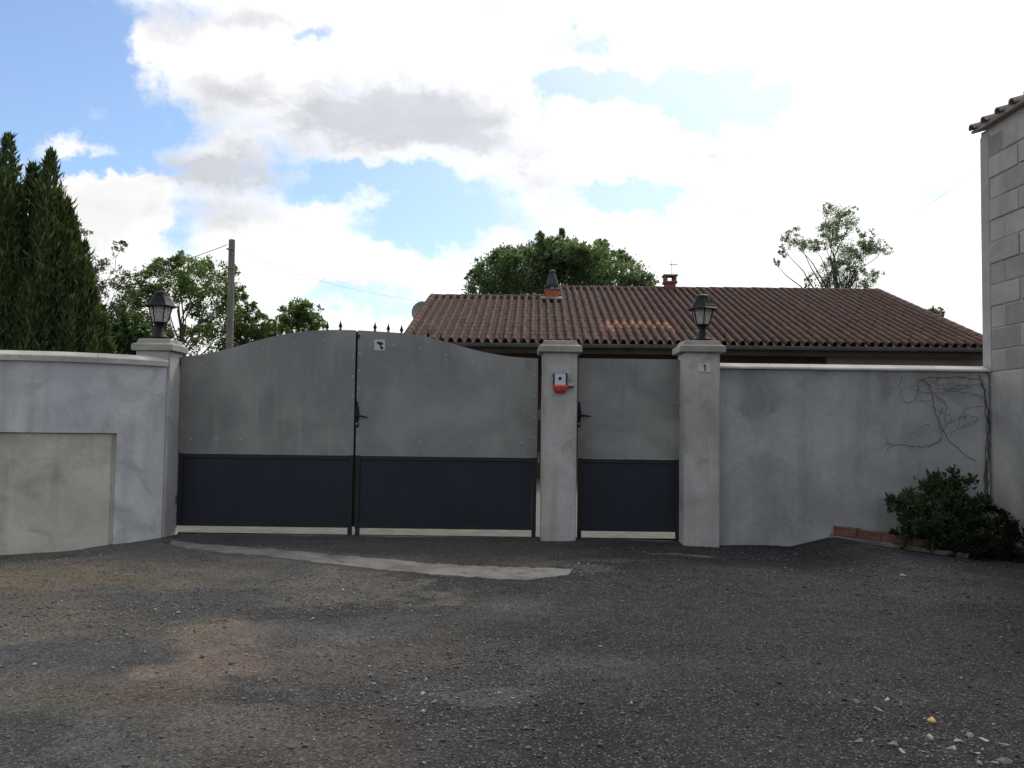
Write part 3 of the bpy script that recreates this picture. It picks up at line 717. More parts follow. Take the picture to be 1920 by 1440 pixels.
# ------------------------------------------------------------------ lanterns
def lantern(label, px, pytop, pybase, Yc, rot):
    c = at(px, pybase, Yc); H = at(px, pytop, Yc).z - c.z
    k = H / .44
    o = thing('pillar_lantern', c, label, 'lantern', 'black lanterns on the gate pillars', rot)
    def L(prof, nm, mt, par=o, n=6, cap=True, sm=False):
        mb = MB(); mb.lathe((0, 0, 0), [(r_*k, z*k) for r_, z in prof], n, 0, cap); return mb.build(nm, mt, par, smooth=sm, local=True)
    L([(.082, 0), (.082, .012), (.066, .022), (.048, .055), (.034, .085), (.030, .105), (.040, .112), (.040, .122), (.028, .13)], 'base', 'black_iron', n=12, sm=True)
    L([(.028, .131), (.066, .138), (.070, .146), (.070, .152)], 'bottom_ring', 'black_iron')
    for j in range(6):
        a0, a1 = j*math.pi/3 + .06, (j+1)*math.pi/3 - .06
        mb = MB(); V = []
        for (r_, z) in ((.064, .154), (.098, .288)):
            for an in (a0, a1): V.append((r_*k*math.cos(an), r_*k*math.sin(an), z*k))
            for an in (a1, a0): V.append(((r_-.004)*k*math.cos(an), (r_-.004)*k*math.sin(an), z*k))
        mb.add(V, [(0, 1, 5, 4), (1, 2, 6, 5), (2, 3, 7, 6), (3, 0, 4, 7), (0, 3, 2, 1), (4, 5, 6, 7)])
        mb.build('pane', 'lantern_glass', o, local=True)
        an = j*math.pi/3
        mb = MB(); mb.tube([(.068*k*math.cos(an), .068*k*math.sin(an), .150*k), (.104*k*math.cos(an), .104*k*math.sin(an), .292*k)], .0062*k, 5); mb.build('bar', 'black_iron', o, local=True)
    L([(.150, .290), (.152, .298), (.135, .306), (.105, .345), (.082, .385), (.070, .400)], 'roof', 'black_iron')
    L([(.070, .401), (.062, .412), (.062, .424), (.050, .434), (.02, .440)], 'finial_cap', 'black_iron', n=12, sm=True)
    mb = MB(); mb.lathe((0, 0, 0), [(.016*k, .132*k), (.016*k, .185*k), (.022*k, .20*k), (.022*k, .245*k), (.008*k, .262*k)], 10); mb.build('lamp', 'white_plastic', o, smooth=True, local=True)
lantern('black lantern on the pillar left of the double gate, trees behind it', 299, 546, 634.6, 8.50, .2)
lantern('black lantern on the numbered pillar in front of the tiled roof', 1317, 552, 638, 8.53, .5)

# intercom box on the middle pillar
q = at(1050, 720, PY0)
ic = thing('intercom', (q.x, PY0-.004, q.z-.09), 'white and blue intercom box with red lamp on the middle pillar', 'intercom')
f = PY0 - .003
z0 = at(1050, 735, PY0).z; z1 = at(1050, 722, PY0).z; z2 = at(1050, 700, PY0).z
mb = MB(); mb.box(q.x-.068, q.x+.068, f-.045, f, z1, z2, .006); mb.build('housing', 'blue_plastic', ic)
mb = MB(); mb.box(q.x-.052, q.x+.050, f-.055, f-.0455, z1-.012, z2-.006, .004); mb.build('faceplate', 'white_plastic', ic)
c = at(1050, 709.5, f-.055); mb = MB(); mb.tube([(c.x, f-.0555, c.z), (c.x, f-.061, c.z)], .016, 12); mb.build('lens', 'black_paint', ic)
mb = MB()
V = []; F = []
pr = [(.070, z1-.002), (.072, z1-.02), (.062, z0+.012), (.046, z0-.006), (.03, z0-.012)]
for r_, z in pr: V += [(q.x-r_, f, z), (q.x-r_*.92, f-r_*.85, z), (q.x+r_*.92, f-r_*.85, z), (q.x+r_, f, z)]
for j in range(len(pr)-1):
    for k in range(4): F.append((j*4+k, j*4+(k+1) % 4, j*4+4+(k+1) % 4, j*4+4+k))
F += [(3, 2, 1, 0), tuple(range(len(V)-4, len(V)))]
mb.add(V, F); mb.build('lamp_cover', 'red_plastic', ic)
c = at(1070, 722, f)
mb = MB(); mb.box(c.x-.034, c.x+.024, f-.028, f, c.z-.012, c.z+.014, .003); br = mb.build('key_switch', 'beige_plastic', ic)
mb = MB(); mb.box(c.x-.038, c.x+.028, f-.026, f, c.z-.022, c.z-.0125, .002); mb.build('base', 'black_paint', br)

# house number
q = at(1320.5, 689.5, PY0); hw, hh, ch = .062, .040, .012; f = PY0-.003
hn = thing('house_number', (q.x, f, q.z), 'cream enamel plate with black number 1 on the pillar', 'number plate')
mb = MB(); mb.prism([(q.x-hw+ch, q.z-hh), (q.x+hw-ch, q.z-hh), (q.x+hw, q.z-hh+ch), (q.x+hw, q.z+hh-ch), (q.x+hw-ch, q.z+hh), (q.x-hw+ch, q.z+hh), (q.x-hw, q.z+hh-ch), (q.x-hw, q.z-hh+ch)], f-.006, f); mb.build('plate', 'enamel', hn)
mb = MB(); x, z = q.x+.004, q.z
mb.prism([(x-.005, z-.030), (x+.007, z-.030), (x+.007, z+.030), (x-.002, z+.030), (x-.020, z+.017), (x-.017, z+.010), (x-.005, z+.017)], f-.0085, f-.0062); mb.build('numeral', 'black_paint', hn)

# ------------------------------------------------------------------ left wall (curved)
path = [(-7.4, 7.55), (-6, 7.60), (-5.2, 7.64), (-4.5, 7.70), (-4.05, 7.78), (-3.78, 7.90), (-3.56, 8.04), (-3.38, 8.19), (-3.272, 8.318)]
def resample(pts, n):
    P_ = np.array(pts); s = np.r_[0, np.cumsum(np.hypot(*np.diff(P_, axis=0).T))]
    # Catmull style smoothing through dense linear + blur
    u = np.linspace(0, s[-1], n); xx = np.interp(u, s, P_[:, 0]); yy = np.interp(u, s, P_[:, 1])
    for _ in range(6): xx[1:-1] = (xx[:-2] + 2*xx[1:-1] + xx[2:])/4; yy[1:-1] = (yy[:-2] + 2*yy[1:-1] + yy[2:])/4
    return np.stack([xx, yy], 1)
PW = resample(path, 120)
TG = np.gradient(PW, axis=0); TG /= np.linalg.norm(TG, axis=1)[:, None]; NR = np.stack([TG[:, 1], -TG[:, 0]], 1)   # towards the street
WT = 1.05 + 0.525                                   # underside of the coping
def strip(off0, off1, za, zb, i0=0, i1=119, rough=0.0, nz=1):
    """closed wall section following the path between indices; off is distance towards the street"""
    V = []; F = []
    for i in range(i0, i1+1):
        for k in range(nz+1):
            z = za + (zb-za)*k/nz if not callable(za) else za(i) + (zb-za(i))*k/nz
            r_ = (float(vnoise(np.array(i*.35), np.array(z*4), 4)) - .5) * rough
            pf = PW[i] + NR[i]*(off1 + r_); V.append((pf[0], pf[1], z))
        for k in range(nz+1):
            z = za + (zb-za)*(nz-k)/nz if not callable(za) else za(i) + (zb-za(i))*(nz-k)/nz
            pb = PW[i] + NR[i]*off0; V.append((pb[0], pb[1], z))
    m_ = 2*(nz+1)
    for j in range(i1-i0):
        for k in range(m_): F.append((j*m_+k, j*m_+(k+1) % m_, (j+1)*m_+(k+1) % m_, (j+1)*m_+k))
    F += [tuple(range(m_)), tuple(range((i1-i0)*m_, (i1-i0+1)*m_))[::-1]]
    mb = MB(); mb.add(V, F); return mb
lw = thing('boundary_wall', (-4.5, 7.7, -.14), 'curved blue grey rendered wall with cream lower panel left of the gate', 'wall')
# index where the cream panel ends (photo pixel 215)
proj = [(lambda d: 960 + FPX * d.dot(_r) / d.dot(_f))(Vector((x, y, .4 - CAMZ + 0.0))) for x, y in PW]
iE = int(np.argmin(np.abs(np.array(proj) - 215)))
zC = at(215, 812, PW[iE][1]).z
strip(-.20, -.05, -.4, WT, 0, 119, .0, 1).build('core', 'cream_render', lw)
strip(-.0495, .0, zC, WT-.001, 0, 119, .008, 8).build('upper_render', 'render_grey', lw, smooth=True)
strip(-.0495, .0, -.4, zC, iE, 119, .008, 8).build('end_render', 'render_grey', lw, smooth=True)
strip(-.0492, -.030, -.35, zC-.012, 0, iE-1, .008, 8).build('lower_panel', 'cream_render', lw, smooth=True)
# coping with a sloped top, in lengths
n_c = 7; cuts = [int(round(k*119/n_c)) for k in range(n_c+1)]
for k in range(n_c):
    V = []; F = []
    sect = [(.035, 0), (.035, .045), (.026, .055), (-.085, .095), (-.20, .058), (-.21, .045), (-.21, 0)]
    i0, i1 = cuts[k], cuts[k+1]
    for i in range(i0, i1+1):
        for (o_, z) in sect:
            pp = PW[i] + NR[i]*o_ + TG[i]*(.0015 if i == i0 else (-.0015 if i == i1 else 0)); V.append((pp[0], pp[1], WT+z))
    m_ = len(sect)
    for j in range(i1-i0):
        for q_ in range(m_): F.append((j*m_+q_, j*m_+(q_+1) % m_, (j+1)*m_+(q_+1) % m_, (j+1)*m_+q_))
    F += [tuple(range(m_)), tuple(range((i1-i0)*m_, (i1-i0+1)*m_))[::-1]]
    mb = MB(); mb.add(V, F); mb.build('coping_stone', 'coping', lw)

# ------------------------------------------------------------------ right wall
RWY = 8.50
rx0, rx1 = xr1 + .002, at(1848, 760, RWY).x + .03
zt = at(1600, 694, RWY-.04).z
rw = thing('boundary_wall', ((rx0+rx1)/2, RWY, -.06), 'stained grey rendered wall between the numbered pillar and block building', 'wall')
nxw, nzw = 60, 20
xs = np.linspace(rx0, rx1, nxw); zs = np.linspace(-.3, zt, nzw); V = []
for x in xs:
    for z in zs: V.append((x, RWY + (fbm(np.array(x*2.2), np.array(z*2.2), 4, 3) - .5)*.022, z))
F = [(i*nzw+k, (i+1)*nzw+k, (i+1)*nzw+k+1, i*nzw+k+1) for i in range(nxw-1) for k in range(nzw-1)]
nb = len(V); V += [(rx0, RWY+.2, -.3), (rx1, RWY+.2, -.3), (rx1, RWY+.2, zt), (rx0, RWY+.2, zt)]
F += [(nb, nb+3, nb+2, nb+1), (nzw-1, (nxw-1)*nzw+nzw-1, nb+2, nb+3)]
mb = MB(); mb.add(V, F); mb.build('render_face', 'render_old', rw, smooth=True)
n_c = 5
for k in range(n_c):
    a0 = rx0 + (rx1-rx0)*k/n_c + .0015; a1 = rx0 + (rx1-rx0)*(k+1)/n_c - .0015
    poly = [(-.04, 0), (-.04, .012), (-.030, .022), (.10, .062), (.23, .022), (.24, .012), (.24, 0)]
    V = [(a0, RWY+y, zt+.001+z) for y, z in poly] + [(a1, RWY+y, zt+.001+z) for y, z in poly]; m_ = len(poly)
    F = [(i, (i+1) % m_, (i+1) % m_+m_, i+m_) for i in range(m_)] + [tuple(range(m_)), tuple(range(m_, 2*m_))[::-1]]
    mb = MB(); mb.add(V, F); mb.build('coping_stone', 'coping', rw)

# ------------------------------------------------------------------ block building at the right edge
bx = at(1848, 690, 8.62).x; BYE = 8.66; ZR = at(1840, 250, BYE).z; ZLOW = at(1870, 700, 8.3).z
bd = thing('block_building', (bx+1.5, 6.5, -.1), 'bare concrete block building with tiled eave at the right edge', 'building')
mb = MB(); mb.box(bx+.006, bx+.2, 3.0, BYE-.002, ZLOW+.02, ZR); wall = mb.build('block_wall', 'mortar', bd)
mb = MB(); mb.box(bx+.2, bx+4, 3.0, BYE-.002, -.3, ZR); mb.build('inner_wall', 'mortar', bd)
mb = MB(); mb.box(bx-.018, bx+.199, 3.0, RWY+.15, -.3, ZLOW+.018, .006); mb.build('rendered_base', 'render_old', bd)
mb = MB(); mb.box(bx-.006, bx+.05, BYE-.15, BYE+.004, ZLOW+.022, ZR-.05, .012); mb.build('corner_post', 'corner_render', bd)
bh = .2105; nb = int((ZR - ZLOW) / bh)
blk = {}
def block_mesh(L):
    if L not in blk:
        mb = MB(); mb.box(0, .03, 0, L-.003, 0, bh-.014, .007); blk[L] = mb.mesh('block', 'block')
    return blk[L]
inv = wmat(wall).inverted()
for r_ in range(nb+1):
    z = ZLOW + .03 + r_*bh
    if z + bh > ZR + .05: break
    y = BYE - .155 - (0.0 if r_ % 2 else .25); first = True
    if r_ % 2 == 0:
        o = link('block', block_mesh(.239), wall); o.location = inv @ Vector((bx - random.uniform(0, .005), y+.001, z))
    while y > 3.4:
        L = .489; y -= .5
        o = link('block', block_mesh(L), wall); o.location = inv @ Vector((bx - random.uniform(0, .010), y + .011 + random.uniform(-.004, .004), z + random.uniform(-.003, .003)))
# eave: channel tiles projecting over the wall, roof behind
rs = math.tan(R(17))
def barrel(L, r0, r1, n=7, th=.012):
    V = []
    for (y, r_) in ((0, r0), (L, r1)):
        for k in range(n+1): a_ = math.pi*k/n; V.append((r_*math.cos(a_), y, r_*math.sin(a_)))
        for k in range(n+1): a_ = math.pi*k/n; V.append(((r_-th)*math.cos(a_), y, (r_-th)*math.sin(a_)))
    F = []; m_ = 2*(n+1)
    for k in range(n): F += [(k, k+1, m_+k+1, m_+k), (n+1+k, m_+n+1+k, m_+n+2+k, n+2+k), (k, n+1+k, n+2+k, k+1)]
    mb = MB(); mb.add(V, F); return mb
bt = barrel(.45, .054, .045).mesh('cover_tile', 'verge_tile')
rf_ = MB(); rf_.add([(bx-.07, 2.9, ZR), (bx-.07, BYE+.04, ZR), (bx+4, BYE+.04, ZR+4.07*rs), (bx+4, 2.9, ZR+4.07*rs),
                     (bx-.07, 2.9, ZR+.03), (bx-.07, BYE+.04, ZR+.03), (bx+4, BYE+.04, ZR+.03+4.07*rs), (bx+4, 2.9, ZR+.03+4.07*rs)],
                    [(0, 1, 2, 3), (4, 7, 6, 5), (0, 4, 5, 1), (1, 5, 6, 2), (2, 6, 7, 3), (3, 7, 4, 0)])
roofb = rf_.build('roof', 'verge_tile', bd); inv = wmat(roofb).inverted()
for i in range(24):
    y = BYE - .03 - i*.235
    if y < 3: break
    for j in range(2):
        o = link('cover_tile', bt, roofb); x = bx - .105 + j*.4
        o.matrix_basis = inv @ (Matrix.Translation((x, y + random.uniform(-.01, .01), ZR + .018 + (x-bx+.125)*rs + j*.005)) @ Matrix.Rotation(R(-90), 4, 'Z') @ Matrix.Rotation(R(17), 4, 'X'))

# ------------------------------------------------------------------ planter edging and plants
pa, pb_, pc = [Vector((at(px_, 1000, y_).x, y_, 0)) for px_, y_ in ((1563, 8.46), (1745, 8.03), (1815, 7.86))]
ed = thing('planter_edging', (pa.x, pa.y, 0), 'low reddish brick edging on concrete beside the shrub', 'edging')
d = (pc-pa); Ld = d.length; d.normalize(); nrm = Vector((d.y, -d.x, 0))
if nrm.y > 0: nrm = -nrm
zg = min(float(gz(pa.x, pa.y)), float(gz(pc.x, pc.y)))
def seg(mb, s0, s1, o0, o1, z0, z1, bev=.004):
    bm = bmesh.new(); bmesh.ops.create_cube(bm, size=1)
    for v in bm.verts:
        s = s0 + (v.co.x+.5)*(s1-s0); o_ = o0 + (v.co.y+.5)*(o1-o0)
        pz = float(gz(*(pa + d*s)[:2])); pt = pa + d*s + nrm*o_
        v.co = Vector((pt.x, pt.y, pz + z0 + (v.co.z+.5)*(z1-z0)))
    bmesh.ops.bevel(bm, geom=bm.edges[:], offset=bev, segments=2, affect='EDGES'); mb.bm(bm); return mb
Lb = (pb_-pa).length
nbk = 4
for k in range(nbk):
    seg(MB(), Lb*k/nbk+.003, Lb*(k+1)/nbk-.003, -.11 + random.uniform(-.004, .004), -.004, .022, .098 + random.uniform(-.004, .004), .005).build('brick', 'kerb_brick', ed)
seg(MB(), -.02, Ld, -.12, .03, -.08, .021, .008).build('footing', 'kerb_concrete', ed)
mb = MB(); zb = .05
mb.add([(pa.x, pa.y+.02, zb), (pb_.x, pb_.y+.03, zb-.03), (pc.x, pc.y+.03, zb-.05), (bx-.019, 7.75, zb-.06), (bx-.019, RWY-.012, zb+.02), (pa.x, RWY-.012, zb)], [(0, 1, 2, 3, 4, 5)])
tag(mb.build('planting_bed', 'soil'), 'dark soil bed in the corner', kind='structure')

DENS = 8.0
def leaf_quads(P_, D, Nn, L, W, cols):
    """P base points, D direction, Nn normal; a folded leaf of two quads + tip"""
    n = len(P_); B = np.cross(D, Nn); B /= np.linalg.norm(B, axis=1)[:, None] + 1e-9
    L = L[:, None]; W = W[:, None]
    mid = P_ + D*L*.45; tip = P_ + D*L + Nn*L*-.12
    V = np.stack([P_, mid + B*W*.5 + Nn*W*.12, tip, mid - B*W*.5 + Nn*W*.12], 1).reshape(-1, 3)
    Q = (np.arange(n)*4)[:, None] + np.array([0, 1, 2, 3])
    return V, Q, np.repeat(cols, 4, 0)
def unit(n):
    v = RNG.normal(0, 1, (n, 3)); return v/np.linalg.norm(v, axis=1)[:, None]
def leafcols(n, palette, var=.3):
    pal = np.array(palette); k = RNG.integers(0, len(pal), n)
    return pal[k] * RNG.uniform(1-var, 1+var, (n, 1))
def clump_leaves(clumps, per, Lr, palette, up=.35, shell=.55, aspect=.5, var=.35, jit=.13):
    """clumps: (centre, (rx,ry,rz)); leaves spread through each lumpy ellipsoid, denser outside; sub-clusters give light and dark"""
    Vs, Qs, Cs = [], [], []; off = 0
    for (c_, r_) in clumps:
        r_ = np.array(r_, float); n = int(per * DENS * (r_[0]*r_[1]*r_[2])**(2/3.))
        n = max(n, 40); ns = max(6, n//45)
        u_ = unit(ns); rad = RNG.uniform(shell, 1.0, (ns, 1))**.7
        lump = .82 + .36*RNG.uniform(0, 1, (ns, 1))
        sc_ = np.array(c_) + u_*rad*lump*r_*1.12
        tone = RNG.uniform(.65, 1.35, (ns, 1))
        k = RNG.integers(0, ns, n)
        P_ = sc_[k] + RNG.normal(0, jit, (n, 3)) * r_.mean()
        D = unit(n) + (P_-np.array(c_))/r_.mean()*.6 + np.array([0, 0, up]); D /= np.linalg.norm(D, axis=1)[:, None]
        Nn = unit(n) + np.array([0, 0, .6]); Nn -= D*np.sum(Nn*D, 1)[:, None]; Nn /= np.linalg.norm(Nn, axis=1)[:, None]
        L = RNG.uniform(*Lr, n)
        V, Q, C = leaf_quads(P_, D, Nn, L, L*aspect, leafcols(n, palette, var)*tone[k])
        Vs.append(V); Qs.append(Q+off); Cs.append(C); off += len(V)
    return np.concatenate(Vs), np.concatenate(Qs), np.concatenate(Cs)
def put_leaves(name, parent, V, Q, C, mat='leaf'):
    wm = wmat(parent); V = V - np.array(wm.translation)[None]
    return link(name, np_mesh(name, V, Q, mat, C), parent)
def limbs(parent, base, tips, r0, name='trunk', sag=.0, n=5, top=None):
    base = Vector(base); mb = MB()
    if top is None: top = Vector((sum(t_[0] for t_ in tips)/len(tips), sum(t_[1] for t_ in tips)/len(tips), max(t_[2] for t_ in tips)))
    top = Vector(top); H = top.z - base.z
    tp = [base.lerp(top, k/7) + Vector((math.sin(k*1.7)*.02*H*(k > 0), math.cos(k*2.1)*.015*H*(k > 0), 0)) for k in range(8)]
    mb.tube(tp, [r0*(1-.138*k) for k in range(8)], 7)
    for (tx, ty, tz) in tips:
        tip = Vector((tx, ty, tz)); f_ = min(.9, max(.15, (tz-base.z)/H - .25 - random.uniform(0, .15)))
        s_ = base.lerp(top, f_); pts = [s_.lerp(tip, k/n) + Vector((random.uniform(-.02, .02)*H, random.uniform(-.02, .02)*H, (math.sin(k/n*3.14))*.03*H))*(0 < k < n) for k in range(n+1)]
        rr = r0*(1-.77*f_)*.55
        mb.tube(pts, [max(.004, rr*(1-.8*k/n)) for k in range(n+1)], 5)
    return mb.build(name, 'bark', parent, smooth=True)

GR_DARK = [(.03, .058, .02), (.04, .075, .026), (.024, .045, .02)]
def pl(px, py, Y): return tuple(at(px, py, Y))
# corner shrub
sh = thing('shrub', (*pl(1765, 1020, 8.25)[:2], 0.0), 'dense dark green leafy shrub in the corner bed', 'shrub')
cl = []
for (px, py, Y, r_) in [(1770, 912, 8.25, .14), (1800, 935, 8.2, .17), (1745, 930, 8.2, .16), (1705, 950, 8.15, .14), (1690, 930, 8.2, .09), (1760, 975, 8.1, .22), (1815, 975, 8.1, .18), (1720, 990, 8.05, .17), (1780, 1010, 8.0, .16), (1830, 950, 8.2, .12)]:
    cl.append((pl(px, py, Y), (r_, r_*.9, r_)))
V, Q, C = clump_leaves(cl, 3300, (.03, .065), [(.045, .085, .04), (.06, .105, .05), (.032, .06, .03), (.08, .12, .065)], .4, .3, .42, .35, .2)
put_leaves('crown', sh, V, Q, C)
limbs(sh, (*pl(1765, 1030, 8.2)[:2], -.03), [c_[0] for c_ in cl], .018, 'stems', top=pl(1770, 930, 8.22))
sh2 = thing('shrub', (*pl(1880, 1010, 8.0)[:2], 0.0), 'low dark reddish brown shrub against the building base', 'shrub')
cl = []
for (px, py, Y, r_) in [(1848, 945, 8.25, .08), (1862, 975, 8.15, .12), (1885, 985, 7.95, .13), (1840, 1000, 7.95, .14), (1890, 1015, 7.75, .15), (1862, 1030, 7.7, .13), (1905, 1035, 7.6, .12), (1820, 1025, 7.75, .10), (1915, 1000, 7.7, .10), (1845, 1035, 7.6, .09), (1800, 1035, 7.8, .08)]:
    cl.append((pl(px, py, Y), (r_, r_*.9, r_)))
V, Q, C = clump_leaves(cl, 4200, (.022, .046), [(.022, .026, .014), (.034, .022, .014), (.018, .03, .014), (.014, .016, .012)], .3, .3, .4)
put_leaves('crown', sh2, V, Q, C)
limbs(sh2, (*pl(1865, 1030, 7.95)[:2], -.05), [c_[0] for c_ in cl], .012, 'stems', top=pl(1862, 965, 8.1))
for i, (px, py, Y, h, lab) in enumerate([(1618, 985, 8.44, .045, 'smallest tuft of weeds at the far end of the brick edging'), (1652, 982, 8.42, .06, 'tuft of weeds behind the brick edging, left of the shrub'), (1676, 985, 8.38, .09, 'taller weed tuft touching the left side of the shrub')]):
    c_ = pl(px, py, Y); wd = thing('weed', (c_[0], c_[1], .02), lab, 'weed')
    n = 34; P_ = np.array([c_[0], c_[1], .055]) + RNG.normal(0, .03, (n, 3))*np.array([1, 1, .1]); D = unit(n)*.7 + np.array([0, 0, 1]); D /= np.linalg.norm(D, axis=1)[:, None]
    Nn = unit(n); Nn -= D*np.sum(Nn*D, 1)[:, None]; Nn /= np.linalg.norm(Nn, axis=1)[:, None]
    L = RNG.uniform(.5, 1.2, n)*h; V, Q, C = leaf_quads(P_, D, Nn, L, L*.25, leafcols(n, [(.04, .07, .025), (.055, .08, .03), (.03, .05, .02)]))
    put_leaves('leaves', wd, V, Q, C)

# dry creeper on the right wall
cy_ = RWY - .018
vn = thing('dry_creeper', (*pl(1848, 900, cy_)[:2], 0.0), 'leafless dry creeper stems on the right wall by the corner', 'creeper')
def vine(pxs, r0, r1):
    pts = [Vector(pl(px, py, cy_ - random.uniform(.0, .012))) for px, py in pxs]
    out = []
    for a_, b_ in zip(pts[:-1], pts[1:]):
        for k in range(4): out.append(a_.lerp(b_, k/4) + Vector((random.uniform(-.011, .011), 0, random.uniform(-.011, .011))))
    out.append(pts[-1]); n = len(out)
    MB().tube(out, [.72*(r0 + (r1-r0)*k/(n-1))*random.uniform(.75, 1.2) for k in range(n)], 5).build('stem', 'vine_stem', vn, smooth=True)
vine([(1850, 930), (1852, 880), (1853, 830), (1853, 780), (1848, 740), (1840, 715), (1835, 703)], .016, .006)
vine([(1846, 925), (1849, 870), (1850, 800), (1846, 750)], .010, .004)
vine([(1842, 712), (1800, 706), (1765, 708), (1740, 706), (1722, 715), (1720, 735), (1712, 752), (1698, 756), (1689, 742), (1687, 720), (1692, 705)], .005, .003)
vine([(1728, 712), (1742, 722), (1748, 745), (1755, 775), (1764, 800), (1778, 825), (1800, 845), (1830, 865)], .006, .004)
vine([(1766, 822), (1750, 834), (1735, 838), (1710, 836), (1690, 835), (1672, 832), (1660, 834)], .006, .003)
vine([(1672, 835), (1665, 845), (1668, 850)], .003, .002); vine([(1662, 832), (1665, 822)], .003, .002)
vine([(1848, 745), (1820, 738), (1790, 734), (1770, 728)], .004, .002)
vine([(1846, 760), (1815, 765), (1800, 785), (1795, 805)], .003, .002)
vine([(1847, 720), (1800, 722), (1775, 716)], .004, .002)
vine([(1724, 752), (1740, 752), (1748, 748)], .003, .002)

for _ in range(16):
    px, py = random.uniform(1735, 1845), random.uniform(705, 800); pts = [(px, py)]; an_ = random.uniform(2.2, 4.6)
    for k in range(random.randint(3, 6)):
        an_ += random.uniform(-.5, .5); px += math.cos(an_)*random.uniform(8, 16); py += math.sin(an_)*random.uniform(6, 14)
        if not (1650 < px < 1850 and py > 703): break
        pts.append((px, py))
    if len(pts) > 2: vine(pts, .0032, .0016)
# ------------------------------------------------------------------ house behind
YAW = R(-1.4); HY = 16.8
e0 = at(1300, 646, HY); EZ = e0.z
ex = Vector((math.cos(YAW), math.sin(YAW), 0)); eyv = Vector((-math.sin(YAW), math.cos(YAW), 0))
def on_eave(px, yoff=0.0, zoff=0.0):                 # coordinate along the eave seen at photo column px
    lo_, hi_ = -20, 20
    for _ in range(50):
        mid_ = (lo_+hi_)/2; q_ = e0 + ex*mid_ + eyv*yoff + Vector((0, 0, zoff)) - Vector((0, 0, CAMZ))
        if 960 + FPX*q_.dot(_r)/q_.dot(_f) < px: lo_ = mid_
        else: hi_ = mid_
    return lo_
U0, U1 = on_eave(756), on_eave(1872)
run_hi, run_lo = 5.9, 4.55; SL_ = .335
UB = on_eave(1046, run_lo, run_lo*SL_)
house = thing('house', (e0.x, e0.y, 0), 'single storey house with brown clay tiled roof behind the gates', 'house', None, YAW)
def hl(u, v, z): return (u, v, z)                     # local house coordinates (eave line = x axis)
ang = math.atan(SL_)
# roof deck: front planes, backs
mb = MB()
def slab(mb, u0, u1, v0, v1, z0, z1, th=.08):
    mb.add([(u0, v0, z0), (u1, v0, z0), (u1, v1, z1), (u0, v1, z1), (u0, v0, z0-th), (u1, v0, z0-th), (u1, v1, z1-th), (u0, v1, z1-th)],
           [(0, 1, 2, 3), (7, 6, 5, 4), (0, 4, 5, 1), (1, 5, 6, 2), (2, 6, 7, 3), (3, 7, 4, 0)])
slab(mb, U0+.02, UB, .05, run_lo, EZ-.06+.05*SL_, EZ-.06+run_lo*SL_)
slab(mb, UB+.001, U1-.02, .05, run_hi, EZ-.06+.05*SL_, EZ-.06+run_hi*SL_)
slab(mb, U0+.02, UB, run_lo+.001, run_lo*2, EZ-.06+run_lo*SL_, EZ-.06)
slab(mb, UB+.001, U1-.02, run_hi+.001, run_hi*2, EZ-.06+run_hi*SL_, EZ-.06)
roof = mb.build('roof', 'tile_joined', house, local=True)
# one Roman tile: a barrel wave and a flat pan, with a thick lower lip
TW, TE, TLn = .174, .36, .43
ncol = int(round((U1-U0)/TW)); TW = (U1-U0)/ncol
prof = [(0, .018)] + [(TW*.30 - TW*.27*math.cos(a_*math.pi/6), 0.018 + .068*math.sin(a_*math.pi/6)) for a_ in range(0, 7)] + [(TW*.62, .000), (TW*.80, -.008), (TW*.985, .004)]
def tile_geo():
    V = []; F = []; n = len(prof)
    for (y, dz) in ((0, .006), (TLn, 0)):
        V += [(x, y, z+dz) for x, z in prof]
    V += [(x, 0, z+.006-.016) for x, z in prof]
    for k in range(n-1): F += [(k, k+1, n+k+1, n+k), (2*n+k, 2*n+k+1, k+1, k)]
    return V, F
TV, TF = tile_geo()
mb = MB(); mb.add(TV, TF); tmesh = mb.mesh('roof_tile', 'tile_single', True)
mb = MB(); mb.add(TV, TF); tmesh_o = mb.mesh('roof_tile', 'tile_orange', True)
Rx = Matrix.Rotation(ang, 4, 'X')
jointV, jointF, jointT = [], [], []
tvm = [Vector(v) for v in TV]
oc0, oc1 = on_eave(1120, 1.6, 1.6*SL_), on_eave(1258, 1.6, 1.6*SL_)
count = 0
coltint = [random.random() for _ in range(ncol)]
for r_ in range(20):
    for c_ in range(ncol):
        u = U0 + c_*TW; v = -.02 + r_*TE*math.cos(ang)
        lim = run_lo if u < UB - TW*.5 else run_hi
        if v + TLn*.55 > lim: continue
        z = EZ + v*SL_ + .004
        mtx = Matrix.Translation((u + random.uniform(-.004, .004), v + random.uniform(-.008, .008), z + random.uniform(-.002, .003))) @ Rx @ Matrix.Rotation(random.uniform(-.012, .012), 4, 'Z')
        orange = (4 <= r_ <= 4 or (r_ == 3 and random.random() < .35)) and oc0 < u < oc1 and random.random() < .93
        if count < 300 and (r_ < 5):
            o = link('roof_tile', tmesh_o if orange else tmesh, roof); o.matrix_basis = mtx; count += 1
            if orange: o['label'] = 'newer orange clay tile'
        else:
            n0 = len(jointV); jointV += [tuple(mtx @ q_) for q_ in tvm]; jointF += [tuple(i+n0 for i in f_) for f_ in TF]
            jointT += [min(1, max(0, .45*coltint[c_] + .45*random.random() + (.12 if r_ < 8 else 0)))]*len(tvm)
mb = MB(); mb.add(jointV, jointF); me = mb.mesh('upper_tiles', 'tile_joined', True)
at_ = me.attributes.new('tint', 'FLOAT', 'POINT'); at_.data.foreach_set('value', jointT)
tag(link('upper_tiles', me, roof), 'upper courses of brown clay tiles', kind='stuff')
